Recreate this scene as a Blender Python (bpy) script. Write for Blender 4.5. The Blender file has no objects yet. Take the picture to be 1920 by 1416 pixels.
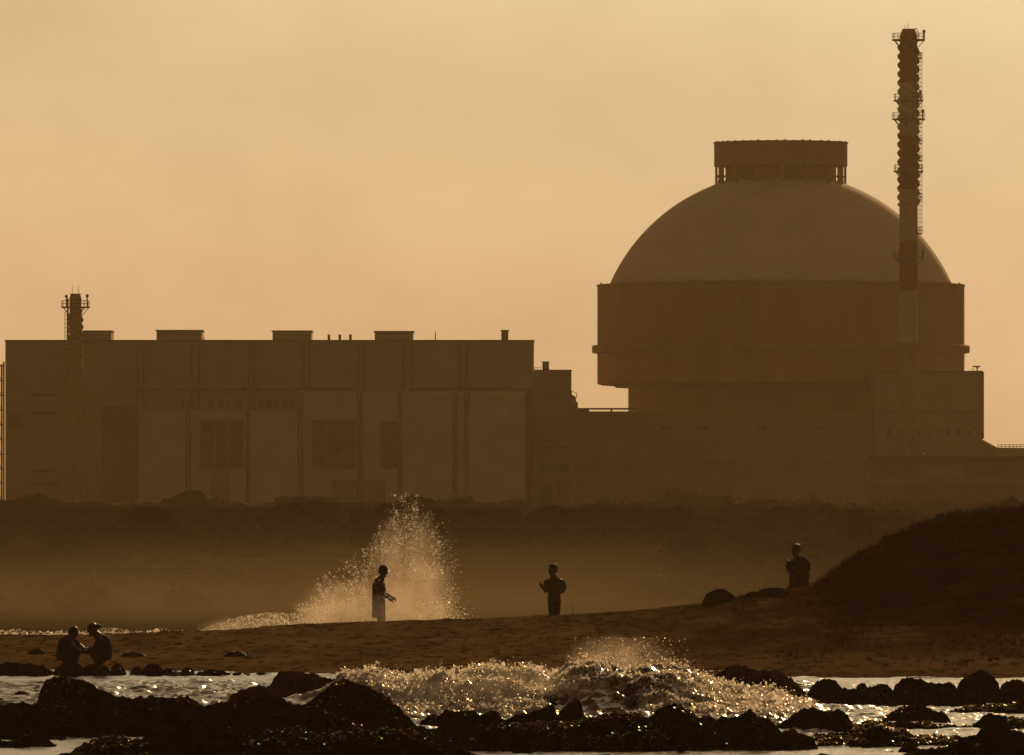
import bpy, math, random
import numpy as np
from mathutils import Vector

random.seed(7)
rng = np.random.default_rng(11)
SC = bpy.context.scene
COL = SC.collection

# ------------------------------------------------------------------ camera geometry
H = 4.8                       # camera height above the water
K = 5.77e-5                   # radians per photo pixel
HOR = 940.0                   # photo row of the horizon
def X(px, d): return (px - 960.0) * K * d
def Z(py, d): return H - (py - HOR) * K * d
def P(px, py, d): return Vector((X(px, d), d, Z(py, d)))

# ------------------------------------------------------------------ noise
def _hash(ix, iy, iz, seed):
    n = (ix * 374761393 + iy * 668265263 + iz * 2147483647 + seed * 974634541) & 0xFFFFFFFF
    n = ((n ^ (n >> 13)) * 1274126177) & 0xFFFFFFFF
    n = ((n ^ (n >> 16)) * 2246822519) & 0xFFFFFFFF
    return ((n ^ (n >> 15)) & 0xFFFFFF) / float(0xFFFFFF)
def vnoise(x, y, z=0.0, seed=0):
    x, y, z = np.broadcast_arrays(np.asarray(x, float), np.asarray(y, float), np.asarray(z, float))
    ix, iy, iz = np.floor(x).astype(np.int64), np.floor(y).astype(np.int64), np.floor(z).astype(np.int64)
    fx, fy, fz = x - ix, y - iy, z - iz
    fx, fy, fz = [f * f * f * (f * (f * 6 - 15) + 10) for f in (fx, fy, fz)]
    r = 0
    for a in (0, 1):
        for b in (0, 1):
            for c in (0, 1):
                w = (fx if a else 1 - fx) * (fy if b else 1 - fy) * (fz if c else 1 - fz)
                r = r + w * _hash(ix + a, iy + b, iz + c, seed)
    return r * 2 - 1
def fbm(x, y, z=0.0, seed=0, oct=4, gain=0.5):
    s, a, f, t = 0, 1.0, 1.0, 0
    for i in range(oct):
        s = s + a * vnoise(np.asarray(x) * f + i * 7.3, np.asarray(y) * f + i * 3.1, np.asarray(z) * f, seed + i)
        t += a; a *= gain; f *= 2.03
    return s / t
def sstep(a, b, x):
    t = np.clip((np.asarray(x, float) - a) / (b - a), 0, 1)
    return t * t * (3 - 2 * t)

# ------------------------------------------------------------------ materials
def mat(name, col, rough=0.8, spec=0.3, var=0.0, scale=5.0, bump=0.0, bscale=20.0, col2=None, metallic=0.0, stretch=(1, 1, 1)):
    m = bpy.data.materials.new(name); m.use_nodes = True
    nt = m.node_tree; b = nt.nodes['Principled BSDF']
    b.inputs['Roughness'].default_value = rough
    b.inputs['Specular IOR Level'].default_value = spec
    b.inputs['Metallic'].default_value = metallic
    b.inputs['Base Color'].default_value = (*col, 1)
    tc = nt.nodes.new('ShaderNodeTexCoord'); mp = nt.nodes.new('ShaderNodeMapping')
    mp.inputs['Scale'].default_value = stretch
    nt.links.new(tc.outputs['Object'], mp.inputs['Vector'])
    if var > 0 or col2:
        n = nt.nodes.new('ShaderNodeTexNoise'); n.inputs['Scale'].default_value = scale
        n.inputs['Detail'].default_value = 6; n.inputs['Roughness'].default_value = 0.65
        r = nt.nodes.new('ShaderNodeValToRGB')
        c2 = col2 if col2 else tuple(c * (1 - var) for c in col)
        r.color_ramp.elements[0].position = 0.35; r.color_ramp.elements[1].position = 0.65
        r.color_ramp.elements[0].color = (*c2, 1); r.color_ramp.elements[1].color = (*col, 1)
        nt.links.new(mp.outputs[0], n.inputs['Vector']); nt.links.new(n.outputs['Fac'], r.inputs['Fac'])
        nt.links.new(r.outputs['Color'], b.inputs['Base Color'])
    if bump > 0:
        n2 = nt.nodes.new('ShaderNodeTexNoise'); n2.inputs['Scale'].default_value = bscale; n2.inputs['Detail'].default_value = 5
        bp = nt.nodes.new('ShaderNodeBump'); bp.inputs['Strength'].default_value = bump; bp.inputs['Distance'].default_value = 0.05
        nt.links.new(mp.outputs[0], n2.inputs['Vector']); nt.links.new(n2.outputs['Fac'], bp.inputs['Height'])
        nt.links.new(bp.outputs['Normal'], b.inputs['Normal'])
    return m
def leafmat(name, col, trans=0.5, rough=0.4, tcol=None):
    m = bpy.data.materials.new(name); m.use_nodes = True
    nt = m.node_tree; b = nt.nodes['Principled BSDF']; out = nt.nodes['Material Output']
    b.inputs['Base Color'].default_value = (*col, 1); b.inputs['Roughness'].default_value = rough; b.inputs['Specular IOR Level'].default_value = 0.0 if rough >= 1 else .4
    t = nt.nodes.new('ShaderNodeBsdfTranslucent'); t.inputs['Color'].default_value = (*(tcol or col), 1)
    mx = nt.nodes.new('ShaderNodeMixShader'); mx.inputs[0].default_value = trans
    nt.links.new(b.outputs[0], mx.inputs[1]); nt.links.new(t.outputs[0], mx.inputs[2])
    nt.links.new(mx.outputs[0], out.inputs['Surface'])
    return m
def volmat(name, dens, col, g):
    m = bpy.data.materials.new(name); m.use_nodes = True
    nt = m.node_tree; nt.nodes.remove(nt.nodes['Principled BSDF'])
    v = nt.nodes.new('ShaderNodeVolumePrincipled')
    v.inputs['Color'].default_value = (*col, 1); v.inputs['Density'].default_value = dens
    v.inputs['Anisotropy'].default_value = g; v.inputs['Density Attribute'].default_value = ''
    nt.links.new(v.outputs[0], nt.nodes['Material Output'].inputs['Volume'])
    return m

def softvol(name, dens, col, g, nscale=3.0, power=1.0):
    m = volmat(name, dens, col, g); nt = m.node_tree; v = [n for n in nt.nodes if n.type == 'PRINCIPLED_VOLUME'][0]
    tc = nt.nodes.new('ShaderNodeTexCoord'); mp = nt.nodes.new('ShaderNodeMapping'); mp.inputs['Scale'].default_value = (2, 2, 2); mp.inputs['Location'].default_value = (-1, -1, -1)
    gr = nt.nodes.new('ShaderNodeTexGradient'); gr.gradient_type = 'SPHERICAL'
    n = nt.nodes.new('ShaderNodeTexNoise'); n.inputs['Scale'].default_value = nscale; n.inputs['Detail'].default_value = 4
    r = nt.nodes.new('ShaderNodeMapRange'); r.inputs[1].default_value = .35; r.inputs[2].default_value = .7; r.inputs[3].default_value = .25; r.inputs[4].default_value = 1.6
    a = nt.nodes.new('ShaderNodeMath'); a.operation = 'MULTIPLY'; c = nt.nodes.new('ShaderNodeMath'); c.operation = 'MULTIPLY'; c.inputs[1].default_value = dens
    L = nt.links.new
    L(tc.outputs['Generated'], mp.inputs['Vector']); L(mp.outputs[0], gr.inputs[0]); L(tc.outputs['Generated'], n.inputs['Vector']); L(n.outputs['Fac'], r.inputs[0])
    pw = nt.nodes.new('ShaderNodeMath'); pw.operation = 'POWER'; pw.inputs[1].default_value = power; L(gr.outputs['Fac'], pw.inputs[0]); L(pw.outputs[0], a.inputs[0]); L(r.outputs[0], a.inputs[1]); L(a.outputs[0], c.inputs[0]); L(c.outputs[0], v.inputs['Density'])
    return m
M = dict(
    hall=mat('hall_cladding', (.36, .31, .26), .85, var=.18, scale=.12),
    hall_low=mat('hall_low_cladding', (.54, .48, .44), .85, var=.22, scale=.15),
    trim=mat('dark_trim', (.04, .034, .028), .7, var=.3, scale=1.),
    pipe=mat('rain_pipe', (.05, .042, .034), .7, var=.2, scale=1.),
    glass=mat('dull_glazing', (.06, .054, .046), .5, .3, var=.5, scale=.6),
    frame=mat('window_frame_paint', (.27, .24, .21), .7),
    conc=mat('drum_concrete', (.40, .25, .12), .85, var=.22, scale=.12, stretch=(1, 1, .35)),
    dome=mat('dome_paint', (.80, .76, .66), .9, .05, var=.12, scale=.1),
    block=mat('block_concrete', (.30, .245, .19), .85, var=.2, scale=.1),
    block2=mat('low_block_concrete', (.16, .14, .10), .85, var=.2, scale=.15),
    panel=mat('pale_panel', (.34, .30, .24), .8),
    red=mat('red_band_paint', (.30, .05, .03), .7, var=.15, scale=.6),
    white=mat('pale_band_paint', (.66, .63, .56), .7, var=.15, scale=.6),
    steel=mat('dark_steel', (.055, .05, .045), .6, .4, var=.3, scale=2.),
    lamp=mat('lamp_housing', (.05, .045, .04), .5),
    shed=mat('shed_wall_paint', (.50, .46, .40), .8, var=.2, scale=.8),
    roofm=mat('shed_roof_sheet', (.30, .27, .24), .6, var=.2, scale=1.),
    wallm=mat('boundary_wall_render', (.42, .37, .31), .85, var=.3, scale=.3),
    trunk=mat('bark', (.06, .045, .03), .9, var=.4, scale=3.),
    wood=mat('driftwood', (.05, .04, .03), .8, var=.4, scale=8.),
    skin=mat('dark_skin', (.07, .04, .025), .5, .4, var=.15, scale=20.),
    hair=mat('black_hair', (.008, .006, .005), .5, .4),
    shirt_a=mat('grey_shirt', (.10, .09, .085), .9, var=.25, scale=9.),
    shirt_b=mat('dark_shirt', (.035, .03, .03), .9, var=.3, scale=9.),
    shirt_c=mat('brown_shirt', (.05, .035, .03), .9, var=.3, scale=9.),
    trou=mat('dark_trousers', (.022, .018, .017), .9, var=.3, scale=9.),
    cloth=mat('wrapped_cloth', (.05, .04, .035), .9, var=.3, scale=9.),
    rock=None,
    rockdry=mat('weathered_rock', (.045, .028, .014), 1.0, .0, bump=.5, bscale=7., col2=(.025, .017, .011), scale=2.),
    weedlump=mat('dry_weed', (.035, .025, .014), .8, .2, bump=.6, bscale=14., col2=(.014, .010, .006), scale=6.),
    scrubland=mat('scrub_ground', (.036, .027, .0115), 1.0, .0, col2=(.024, .018, .0075), scale=.05),
    leaf=leafmat('leaf_green', (.050, .036, .013), .08, 1.0),
    scrub=leafmat('scrub_leaf', (.064, .044, .0155), .06, 1.0),
    grass=leafmat('dune_grass_blade', (.024, .013, .005), .2, 1.0),
    weed=leafmat('sea_weed', (.075, .06, .008), .55, .35, tcol=(.27, .225, .012)),
    foam=leafmat('foam_water', (.88, .86, .82), .55, .26, tcol=(.92, .9, .86)),
)

# sand: pale and dark patches stretched along the shore
def sandmat():
    m = mat('beach_sand', (.235, .158, .085), 1.0, .0, bump=.35, bscale=9.)
    nt = m.node_tree; b = nt.nodes['Principled BSDF']
    tc = nt.nodes.new('ShaderNodeTexCoord')
    def noise(sc, st, det=6):
        mp = nt.nodes.new('ShaderNodeMapping'); mp.inputs['Scale'].default_value = st
        n = nt.nodes.new('ShaderNodeTexNoise'); n.inputs['Scale'].default_value = sc; n.inputs['Detail'].default_value = det
        n.inputs['Roughness'].default_value = .6
        nt.links.new(tc.outputs['Object'], mp.inputs['Vector']); nt.links.new(mp.outputs[0], n.inputs['Vector']); return n
    a = noise(.55, (1, .22, 1)); c = noise(3.2, (1, .16, 1))
    r1 = nt.nodes.new('ShaderNodeValToRGB'); r1.color_ramp.elements[0].position = .36; r1.color_ramp.elements[1].position = .62
    r1.color_ramp.elements[0].color = (.115, .073, .036, 1); r1.color_ramp.elements[1].color = (.215, .143, .074, 1)
    r2 = nt.nodes.new('ShaderNodeValToRGB'); r2.color_ramp.elements[0].position = .36; r2.color_ramp.elements[1].position = .50
    r2.color_ramp.elements[0].color = (.28, .25, .22, 1); r2.color_ramp.elements[1].color = (1, 1, 1, 1)
    mx = nt.nodes.new('ShaderNodeMix'); mx.data_type = 'RGBA'; mx.blend_type = 'MULTIPLY'; mx.inputs[0].default_value = 1
    nt.links.new(a.outputs['Fac'], r1.inputs['Fac']); nt.links.new(c.outputs['Fac'], r2.inputs['Fac'])
    nt.links.new(r1.outputs[0], mx.inputs[6]); nt.links.new(r2.outputs[0], mx.inputs[7])
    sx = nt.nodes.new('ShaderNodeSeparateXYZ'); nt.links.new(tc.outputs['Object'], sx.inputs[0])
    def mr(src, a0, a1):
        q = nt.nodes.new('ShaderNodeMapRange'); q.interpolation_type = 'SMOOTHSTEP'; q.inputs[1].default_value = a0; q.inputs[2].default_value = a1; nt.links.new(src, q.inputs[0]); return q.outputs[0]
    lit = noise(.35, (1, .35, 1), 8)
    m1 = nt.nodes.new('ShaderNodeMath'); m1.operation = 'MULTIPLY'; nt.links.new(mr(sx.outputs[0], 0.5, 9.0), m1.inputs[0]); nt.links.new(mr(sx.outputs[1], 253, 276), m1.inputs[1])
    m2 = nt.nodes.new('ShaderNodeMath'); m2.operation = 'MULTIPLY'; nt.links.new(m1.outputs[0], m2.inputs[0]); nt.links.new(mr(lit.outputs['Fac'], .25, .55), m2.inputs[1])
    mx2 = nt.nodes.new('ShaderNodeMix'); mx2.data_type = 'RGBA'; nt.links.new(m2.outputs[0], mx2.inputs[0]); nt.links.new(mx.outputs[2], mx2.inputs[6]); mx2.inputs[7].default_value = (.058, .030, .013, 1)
    nt.links.new(mx2.outputs[2], b.inputs['Base Color'])
    return m
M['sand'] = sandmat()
def watermat():
    m = bpy.data.materials.new('sea_water'); m.use_nodes = True
    nt = m.node_tree; b = nt.nodes['Principled BSDF']
    b.inputs['Base Color'].default_value = (.035, .027, .018, 1); b.inputs['Roughness'].default_value = .17
    b.inputs['IOR'].default_value = 1.33; b.inputs['Specular IOR Level'].default_value = .28
    tc = nt.nodes.new('ShaderNodeTexCoord'); mp = nt.nodes.new('ShaderNodeMapping'); mp.inputs['Scale'].default_value = (1, .5, 1)
    n = nt.nodes.new('ShaderNodeTexNoise'); n.inputs['Scale'].default_value = 4.5; n.inputs['Detail'].default_value = 4
    bp = nt.nodes.new('ShaderNodeBump'); bp.inputs['Strength'].default_value = .8; bp.inputs['Distance'].default_value = .05
    nt.links.new(tc.outputs['Object'], mp.inputs['Vector']); nt.links.new(mp.outputs[0], n.inputs['Vector'])
    nt.links.new(n.outputs['Fac'], bp.inputs['Height']); nt.links.new(bp.outputs['Normal'], b.inputs['Normal'])
    return m
M['water'] = watermat()
def rockmat():
    m = mat('wet_rock', (.017, .0105, .0052), 1.0, .0, col2=(.006, .0038, .0018), scale=2.4, bump=.9, bscale=8.)
    nt = m.node_tree; b = nt.nodes['Principled BSDF']; tc = nt.nodes.new('ShaderNodeTexCoord')
    n = nt.nodes.new('ShaderNodeTexNoise'); n.inputs['Scale'].default_value = 5.5; n.inputs['Detail'].default_value = 5; n.inputs['Roughness'].default_value = .7
    r = nt.nodes.new('ShaderNodeValToRGB'); r.color_ramp.elements[0].position = .655; r.color_ramp.elements[1].position = .70
    r.color_ramp.elements[0].color = (0, 0, 0, 1); r.color_ramp.elements[1].color = (.55, .55, .55, 1)
    r2 = nt.nodes.new('ShaderNodeMapRange'); r2.inputs[1].default_value = 0; r2.inputs[2].default_value = .55; r2.inputs[3].default_value = 1.0; r2.inputs[4].default_value = .16
    nt.links.new(tc.outputs['Object'], n.inputs['Vector']); nt.links.new(n.outputs['Fac'], r.inputs['Fac'])
    nt.links.new(r.outputs[0], b.inputs['Specular IOR Level']); nt.links.new(r.outputs[0], r2.inputs[0]); nt.links.new(r2.outputs[0], b.inputs['Roughness'])
    return m
M['rock'] = rockmat()

# ------------------------------------------------------------------ object helpers
def thing(name, label, cat, loc=(0, 0, 0), group=None):
    o = bpy.data.objects.new(name, None); COL.objects.link(o); o.location = loc; o.empty_display_size = .2
    o['label'] = label; o['category'] = cat
    if group: o['group'] = group
    return o
def tag(o, label, cat, group=None, kind=None):
    o['label'] = label; o['category'] = cat
    if group: o['group'] = group
    if kind: o['kind'] = kind
    return o
def np_mesh(name, V, F, smooth=True):
    """V (n,3); F list of int arrays (each (m,k)) or one array"""
    me = bpy.data.meshes.new(name)
    V = np.asarray(V, np.float32); Fs = F if isinstance(F, list) else [F]
    Fs = [np.asarray(f, np.int32) for f in Fs if len(f)]
    me.vertices.add(len(V)); me.vertices.foreach_set('co', V.ravel())
    loops = np.concatenate([f.ravel() for f in Fs]); tot = np.concatenate([np.full(len(f), f.shape[1], np.int32) for f in Fs])
    st = np.concatenate([[0], np.cumsum(tot)[:-1]]).astype(np.int32)
    me.loops.add(len(loops)); me.loops.foreach_set('vertex_index', loops)
    me.polygons.add(len(tot)); me.polygons.foreach_set('loop_start', st); me.polygons.foreach_set('loop_total', tot)
    me.polygons.foreach_set('use_smooth', np.full(len(tot), smooth))
    me.update(calc_edges=True); me.validate()
    return me
def link(name, me, m, parent=None, loc=None):
    o = bpy.data.objects.new(name, me); COL.objects.link(o)
    if m: me.materials.append(m)
    if parent: o.parent = parent
    if loc is not None: o.location = loc
    return o

class MB:
    def __init__(s): s.v = []; s.f = []
    def add(s, vs, fs):
        b = len(s.v); s.v += [tuple(v) for v in vs]; s.f += [[i + b for i in f] for f in fs]; return s
    def box(s, x0, x1, y0, y1, z0, z1):
        vs = [(x0, y0, z0), (x1, y0, z0), (x1, y1, z0), (x0, y1, z0), (x0, y0, z1), (x1, y0, z1), (x1, y1, z1), (x0, y1, z1)]
        return s.add(vs, [(0, 3, 2, 1), (4, 5, 6, 7), (0, 1, 5, 4), (1, 2, 6, 5), (2, 3, 7, 6), (3, 0, 4, 7)])
    def prism(s, poly, y0, y1):        # polygon in x,z (counter-clockwise seen from -y)
        n = len(poly)
        vs = [(x, y0, z) for x, z in poly] + [(x, y1, z) for x, z in poly]
        fs = [tuple(range(n)), tuple(range(2 * n - 1, n - 1, -1))] + [((i + 1) % n, i, i + n, (i + 1) % n + n) for i in range(n)]
        return s.add(vs, fs)
    def tube(s, p0, p1, r0, r1=None, n=6):
        r1 = r0 if r1 is None else r1
        a, b = Vector(p0), Vector(p1); d = (b - a)
        if d.length < 1e-6: return s
        d.normalize(); u = d.orthogonal().normalized(); w = d.cross(u)
        vs = []
        for c, r in ((a, r0), (b, r1)):
            for i in range(n):
                t = 2 * math.pi * i / n; vs.append(c + u * (r * math.cos(t)) + w * (r * math.sin(t)))
        fs = [(i, (i + 1) % n, n + (i + 1) % n, n + i) for i in range(n)] + [tuple(range(n - 1, -1, -1)), tuple(range(n, 2 * n))]
        return s.add(vs, fs)
    def path(s, pts, r, n=6):
        for a, b in zip(pts[:-1], pts[1:]): s.tube(a, b, r, n=n)
        return s
    def lathe(s, prof, cx, cy, n=64, close=False):   # prof: (r,z) list from bottom to top
        m = len(prof); vs = []; fs = []
        for r, z in prof:
            for i in range(n):
                t = 2 * math.pi * i / n; vs.append((cx + r * math.cos(t), cy + r * math.sin(t), z))
        for j in range(m - 1 if not close else m):
            for i in range(n):
                a, b = j * n + i, j * n + (i + 1) % n; c, d = ((j + 1) % m) * n + (i + 1) % n, ((j + 1) % m) * n + i
                fs.append((a, b, c, d))
        if not close: fs += [tuple(range(n - 1, -1, -1)), tuple(range((m - 1) * n, m * n))]
        return s.add(vs, fs)
    def ell(s, c, r, n=12, m=8):
        vs = []; fs = []
        for j in range(m + 1):
            p = math.pi * j / m
            for i in range(n):
                t = 2 * math.pi * i / n
                vs.append((c[0] + r[0] * math.sin(p) * math.cos(t), c[1] + r[1] * math.sin(p) * math.sin(t), c[2] - r[2] * math.cos(p)))
        for j in range(m):
            for i in range(n):
                fs.append((j * n + i, j * n + (i + 1) % n, (j + 1) * n + (i + 1) % n, (j + 1) * n + i))
        return s.add(vs, fs)
    def build(s, name, m, parent=None, smooth=False, autosmooth=False):
        o0 = Vector(parent.location) if parent else Vector((0, 0, 0))
        if parent and parent.parent: o0 = o0 + Vector(parent.parent.location)
        me = bpy.data.meshes.new(name)
        me.from_pydata([(v[0] - o0.x, v[1] - o0.y, v[2] - o0.z) for v in s.v], [], s.f)
        me.validate(); me.update()
        if smooth:
            me.polygons.foreach_set('use_smooth', [len(p.vertices) <= 4 for p in me.polygons])
            if autosmooth:
                try: me.set_sharp_from_angle(angle=math.radians(35))
                except Exception: pass
        return link(name, me, m, parent)

# ------------------------------------------------------------------ world, sun, camera
SUN_EL, SUN_AZ = math.radians(14), math.radians(9)
sun_dir = Vector((math.sin(SUN_AZ) * math.cos(SUN_EL), math.cos(SUN_AZ) * math.cos(SUN_EL), math.sin(SUN_EL)))
w = bpy.data.worlds.new('World'); SC.world = w; w.use_nodes = True
nt = w.node_tree; bg = nt.nodes['Background']
sky = nt.nodes.new('ShaderNodeTexSky'); sky.sky_type = 'NISHITA'; sky.sun_disc = False
sky.sun_elevation = SUN_EL; sky.sun_rotation = SUN_AZ
sky.air_density = 1.0; sky.dust_density = 4.0; sky.ozone_density = 1.0; sky.altitude = 0
# the exposure and amber cast of the dusty evening air: sky luminance -> colour
bw = nt.nodes.new('ShaderNodeRGBToBW'); lg = nt.nodes.new('ShaderNodeMath'); lg.operation = 'LOGARITHM'; lg.inputs[1].default_value = 100
nt.links.new(sky.outputs[0], bw.inputs[0]); nt.links.new(bw.outputs[0], lg.inputs[0])
tint = nt.nodes.new('ShaderNodeValToRGB'); cr = tint.color_ramp; cr.interpolation = 'LINEAR'
SKY = [(0.0, (.042, .025, .0125)), (.15, (.076, .045, .022)), (.30, (.14, .084, .040)), (.47, (.42, .255, .115)), (.54, (.60, .375, .18)), (.66, (.66, .44, .23)), (.75, (.70, .49, .27)), (.83, (.88, .655, .38)), (.90, (1.22, .92, .53)), (1.0, (1.32, 1.02, .62))]
while len(cr.elements) < len(SKY): cr.elements.new(.5)
for e, (p, c) in zip(cr.elements, SKY): e.position = p; e.color = (*c, 1)
nt.links.new(lg.outputs[0], tint.inputs[0])
# thin cloud banks: faint light and dark patches spread over the sky directions
tc = nt.nodes.new('ShaderNodeTexCoord'); mp = nt.nodes.new('ShaderNodeMapping'); mp.inputs['Scale'].default_value = (1, 1, 1.7)
nt.links.new(tc.outputs['Generated'], mp.inputs['Vector'])
cn = nt.nodes.new('ShaderNodeTexNoise'); cn.inputs['Scale'].default_value = 22; cn.inputs['Detail'].default_value = 7; cn.inputs['Roughness'].default_value = .55
cr = nt.nodes.new('ShaderNodeValToRGB'); cr.color_ramp.elements[0].position = .3; cr.color_ramp.elements[1].position = .72
cr.color_ramp.elements[0].color = (.86, .86, .86, 1); cr.color_ramp.elements[1].color = (1.09, 1.10, 1.12, 1)
nt.links.new(mp.outputs[0], cn.inputs['Vector']); nt.links.new(cn.outputs['Fac'], cr.inputs['Fac'])
cm = nt.nodes.new('ShaderNodeMix'); cm.data_type = 'RGBA'; cm.blend_type = 'MULTIPLY'; cm.inputs[0].default_value = 1
nt.links.new(tint.outputs[0], cm.inputs[6]); nt.links.new(cr.outputs[0], cm.inputs[7])
sc10 = nt.nodes.new('ShaderNodeMix'); sc10.data_type = 'RGBA'; sc10.blend_type = 'MULTIPLY'; sc10.inputs[0].default_value = 1; sc10.inputs[7].default_value = (9.95, 10.05, 10.05, 1)
nt.links.new(cm.outputs[2], sc10.inputs[6]); nt.links.new(sc10.outputs[2], bg.inputs['Color']); bg.inputs['Strength'].default_value = 0.1

sl = bpy.data.lights.new('sun', 'SUN'); sl.energy = 3.0; sl.angle = math.radians(.6); sl.color = (1, .58, .25)
so = bpy.data.objects.new('sun', sl); COL.objects.link(so); so.location = (100, 300, 200)
so.rotation_mode = 'QUATERNION'; so.rotation_quaternion = sun_dir.to_track_quat('Z', 'Y')

cam = bpy.data.cameras.new('camera'); co = bpy.data.objects.new('camera', cam); COL.objects.link(co)
co.location = (0, 0, H); co.rotation_euler = (math.pi / 2, 0, 0)
cam.sensor_fit = 'HORIZONTAL'; cam.sensor_width = 36; cam.lens = 36 / (1920 * K)
cam.shift_y = (HOR - 708) / 1920; cam.clip_start = 1; cam.clip_end = 12000
SC.camera = co
SC.view_settings.view_transform = 'Standard'; SC.view_settings.look = 'None'
SC.view_settings.exposure = 0.0; SC.view_settings.gamma = 1.0
SC.render.engine = 'CYCLES'
SC.cycles.use_denoising = True
SC.cycles.max_bounces = 6; SC.cycles.volume_bounces = 1; SC.cycles.transmission_bounces = 4
SC.cycles.use_adaptive_sampling = False
SC.cycles.sample_clamp_indirect = 4.0

# ------------------------------------------------------------------ haze and mist
hz = MB().box(-1500, 1500, -150, 3900, -3.0, 108).build('haze', volmat('air_haze', 3.75e-5, (1, .79, .47), .5)); hz['kind'] = 'stuff'
mistm = MB()
mistm.ell((-6, 366, -.8), (90, 60, 6.0), 48, 24)
o = mistm.build('sea_mist', softvol('sea_mist', 4.2e-3, (1, .82, .54), .5, 2.0, 2.0), smooth=True)
tag(o, 'low brown mist hanging over the surf behind the beach', 'mist', kind='stuff')

# ------------------------------------------------------------------ ground: land, sea, beach
def grid(name, xs, ys, zf, m, kind='structure', smooth=True):
    xs, ys = np.asarray(xs), np.asarray(ys); GX, GY = np.meshgrid(xs, ys); GZ = zf(GX, GY)
    V = np.stack([GX, GY, GZ], -1).reshape(-1, 3); nx, ny = len(xs), len(ys)
    i = np.arange(nx - 1)[None, :] + np.arange(ny - 1)[:, None] * nx; i = i.ravel()
    F = np.stack([i, i + 1, i + nx + 1, i + nx], -1)
    o = link(name, np_mesh(name, V, F, smooth), m); o['kind'] = kind; return o

def land_z(x, y):
    x = np.asarray(x, float); y = np.asarray(y, float)
    z = -0.8 + 1.7 * sstep(316, 430, y) + .8 * sstep(400, 800, y) + .8 * sstep(800, 1250, y)
    return z + fbm(x * .03, y * .012, seed=5) * .35 * sstep(360, 420, y) * (1 - sstep(1150, 1300, y))
grid('ground', np.concatenate([np.linspace(-1300, -140, 30), np.linspace(-136, 136, 120), np.linspace(140, 1300, 30)]),
     np.concatenate([np.linspace(316, 700, 118), np.linspace(710, 1400, 70), np.linspace(1450, 3700, 25)]), land_z, M['scrubland'])

CR = [(-700, 1202), (-200, 1196), (0, 1192), (200, 1190), (400, 1184), (560, 1172), (700, 1167), (850, 1163), (1040, 1156), (1180, 1147), (1300, 1135),
      (1380, 1122), (1480, 1106), (1560, 1098), (1920, 1080), (2600, 1075)]
cx_ = np.array([X(a, 300) for a, b in CR]); cz_ = np.array([Z(b, 300) for a, b in CR])
def beach_z(x, y):
    x = np.asarray(x, float); y = np.asarray(y, float)
    c = np.interp(x, cx_, cz_)
    t = np.clip((y - 245.5) / 54.5, 0, 1.0)
    z = -.12 + (c + .12) * (0.35 * t + 0.65 * t ** 1.6)
    z = np.where(y < 245.5, -.12 - (245.5 - y) * .05, z)
    back = sstep(300.5, 324, y)
    z = z * (1 - back) - 1.0 * back
    bump = fbm(x * .9, y * .35, seed=21, oct=5) * .05 + fbm(x * 3.1, y * .9, seed=23, oct=3) * .018
    edge = np.abs(fbm(x * 2.2, y * .5, seed=29, oct=4)) * .06 * np.exp(-((y - 300) / 3.0) ** 2)
    return z + bump * sstep(252, 262, y) * 0.9 + edge
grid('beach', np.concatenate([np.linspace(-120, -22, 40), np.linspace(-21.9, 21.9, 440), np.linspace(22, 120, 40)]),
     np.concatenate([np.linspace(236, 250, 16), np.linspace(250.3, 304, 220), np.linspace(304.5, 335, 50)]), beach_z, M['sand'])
def on_beach(px, py):
    for d in np.linspace(250, 300, 800):
        z = float(beach_z(X(px, d), d))
        if HOR + (H - z) / (K * d) <= py: return Vector((X(px, d), d, z))
    return Vector((X(px, 299.5), 299.5, float(beach_z(X(px, 299.5), 299.5))))

# breaking wave in front of the beach: crest heights along x at 212 m
WC = [(480, 1330), (600, 1300), (640, 1274), (700, 1266), (760, 1278), (850, 1266), (920, 1262), (990, 1266), (1030, 1280), (1065, 1258), (1110, 1248), (1165, 1262),
      (1220, 1254), (1260, 1256), (1300, 1274), (1340, 1288), (1400, 1302), (1450, 1304), (1490, 1322), (1540, 1334)]
DW = 212.0
wx_ = np.array([X(a, DW) for a, b in WC]); wz_ = np.maximum(np.array([Z(b, DW) for a, b in WC]), 0)
def wave_z(x, y):
    x = np.asarray(x, float); y = np.asarray(y, float)
    c = np.interp(x, wx_, wz_, left=0, right=0)
    yy = y + fbm(x * .35, 0, seed=31) * 1.2
    s = np.where(yy < DW, sstep(DW - 6.5, DW, yy) ** 1.3, 1 - sstep(DW, DW + 7, yy))
    return c * s
def water_z(x, y):
    x = np.asarray(x, float); y = np.asarray(y, float)
    near = 1 - sstep(300, 330, y)
    calm = .16 + .84 * sstep(180, 204, y) * (1 - .75 * sstep(6.5, 9.0, x))
    rip = fbm(x * .45 + 3, y * .7, seed=41, oct=4) * .13 + fbm(x * 1.6, y * 1.7, seed=43, oct=4, gain=.7) * .19
    z = rip * calm * (1 - .12 * sstep(-3, -5.5, x)) * near * (1 - .6 * sstep(240, 249, y))
    wv = wave_z(x, y)
    lump = np.abs(fbm(x * 1.5 + y * .5, y * .9, seed=47, oct=5, gain=.62)) * .30 + fbm(x * 1.9 + y * 1.3, y * 2.4 - x * .5, seed=49, oct=4, gain=.6) * .16
    z = z + wv + np.clip(wv, 0, .8) * (lump - .1)
    z = z + (1 - near) * (fbm(x * .12, y * .30, seed=51, oct=5) * .5 - .42)
    return z
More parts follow.
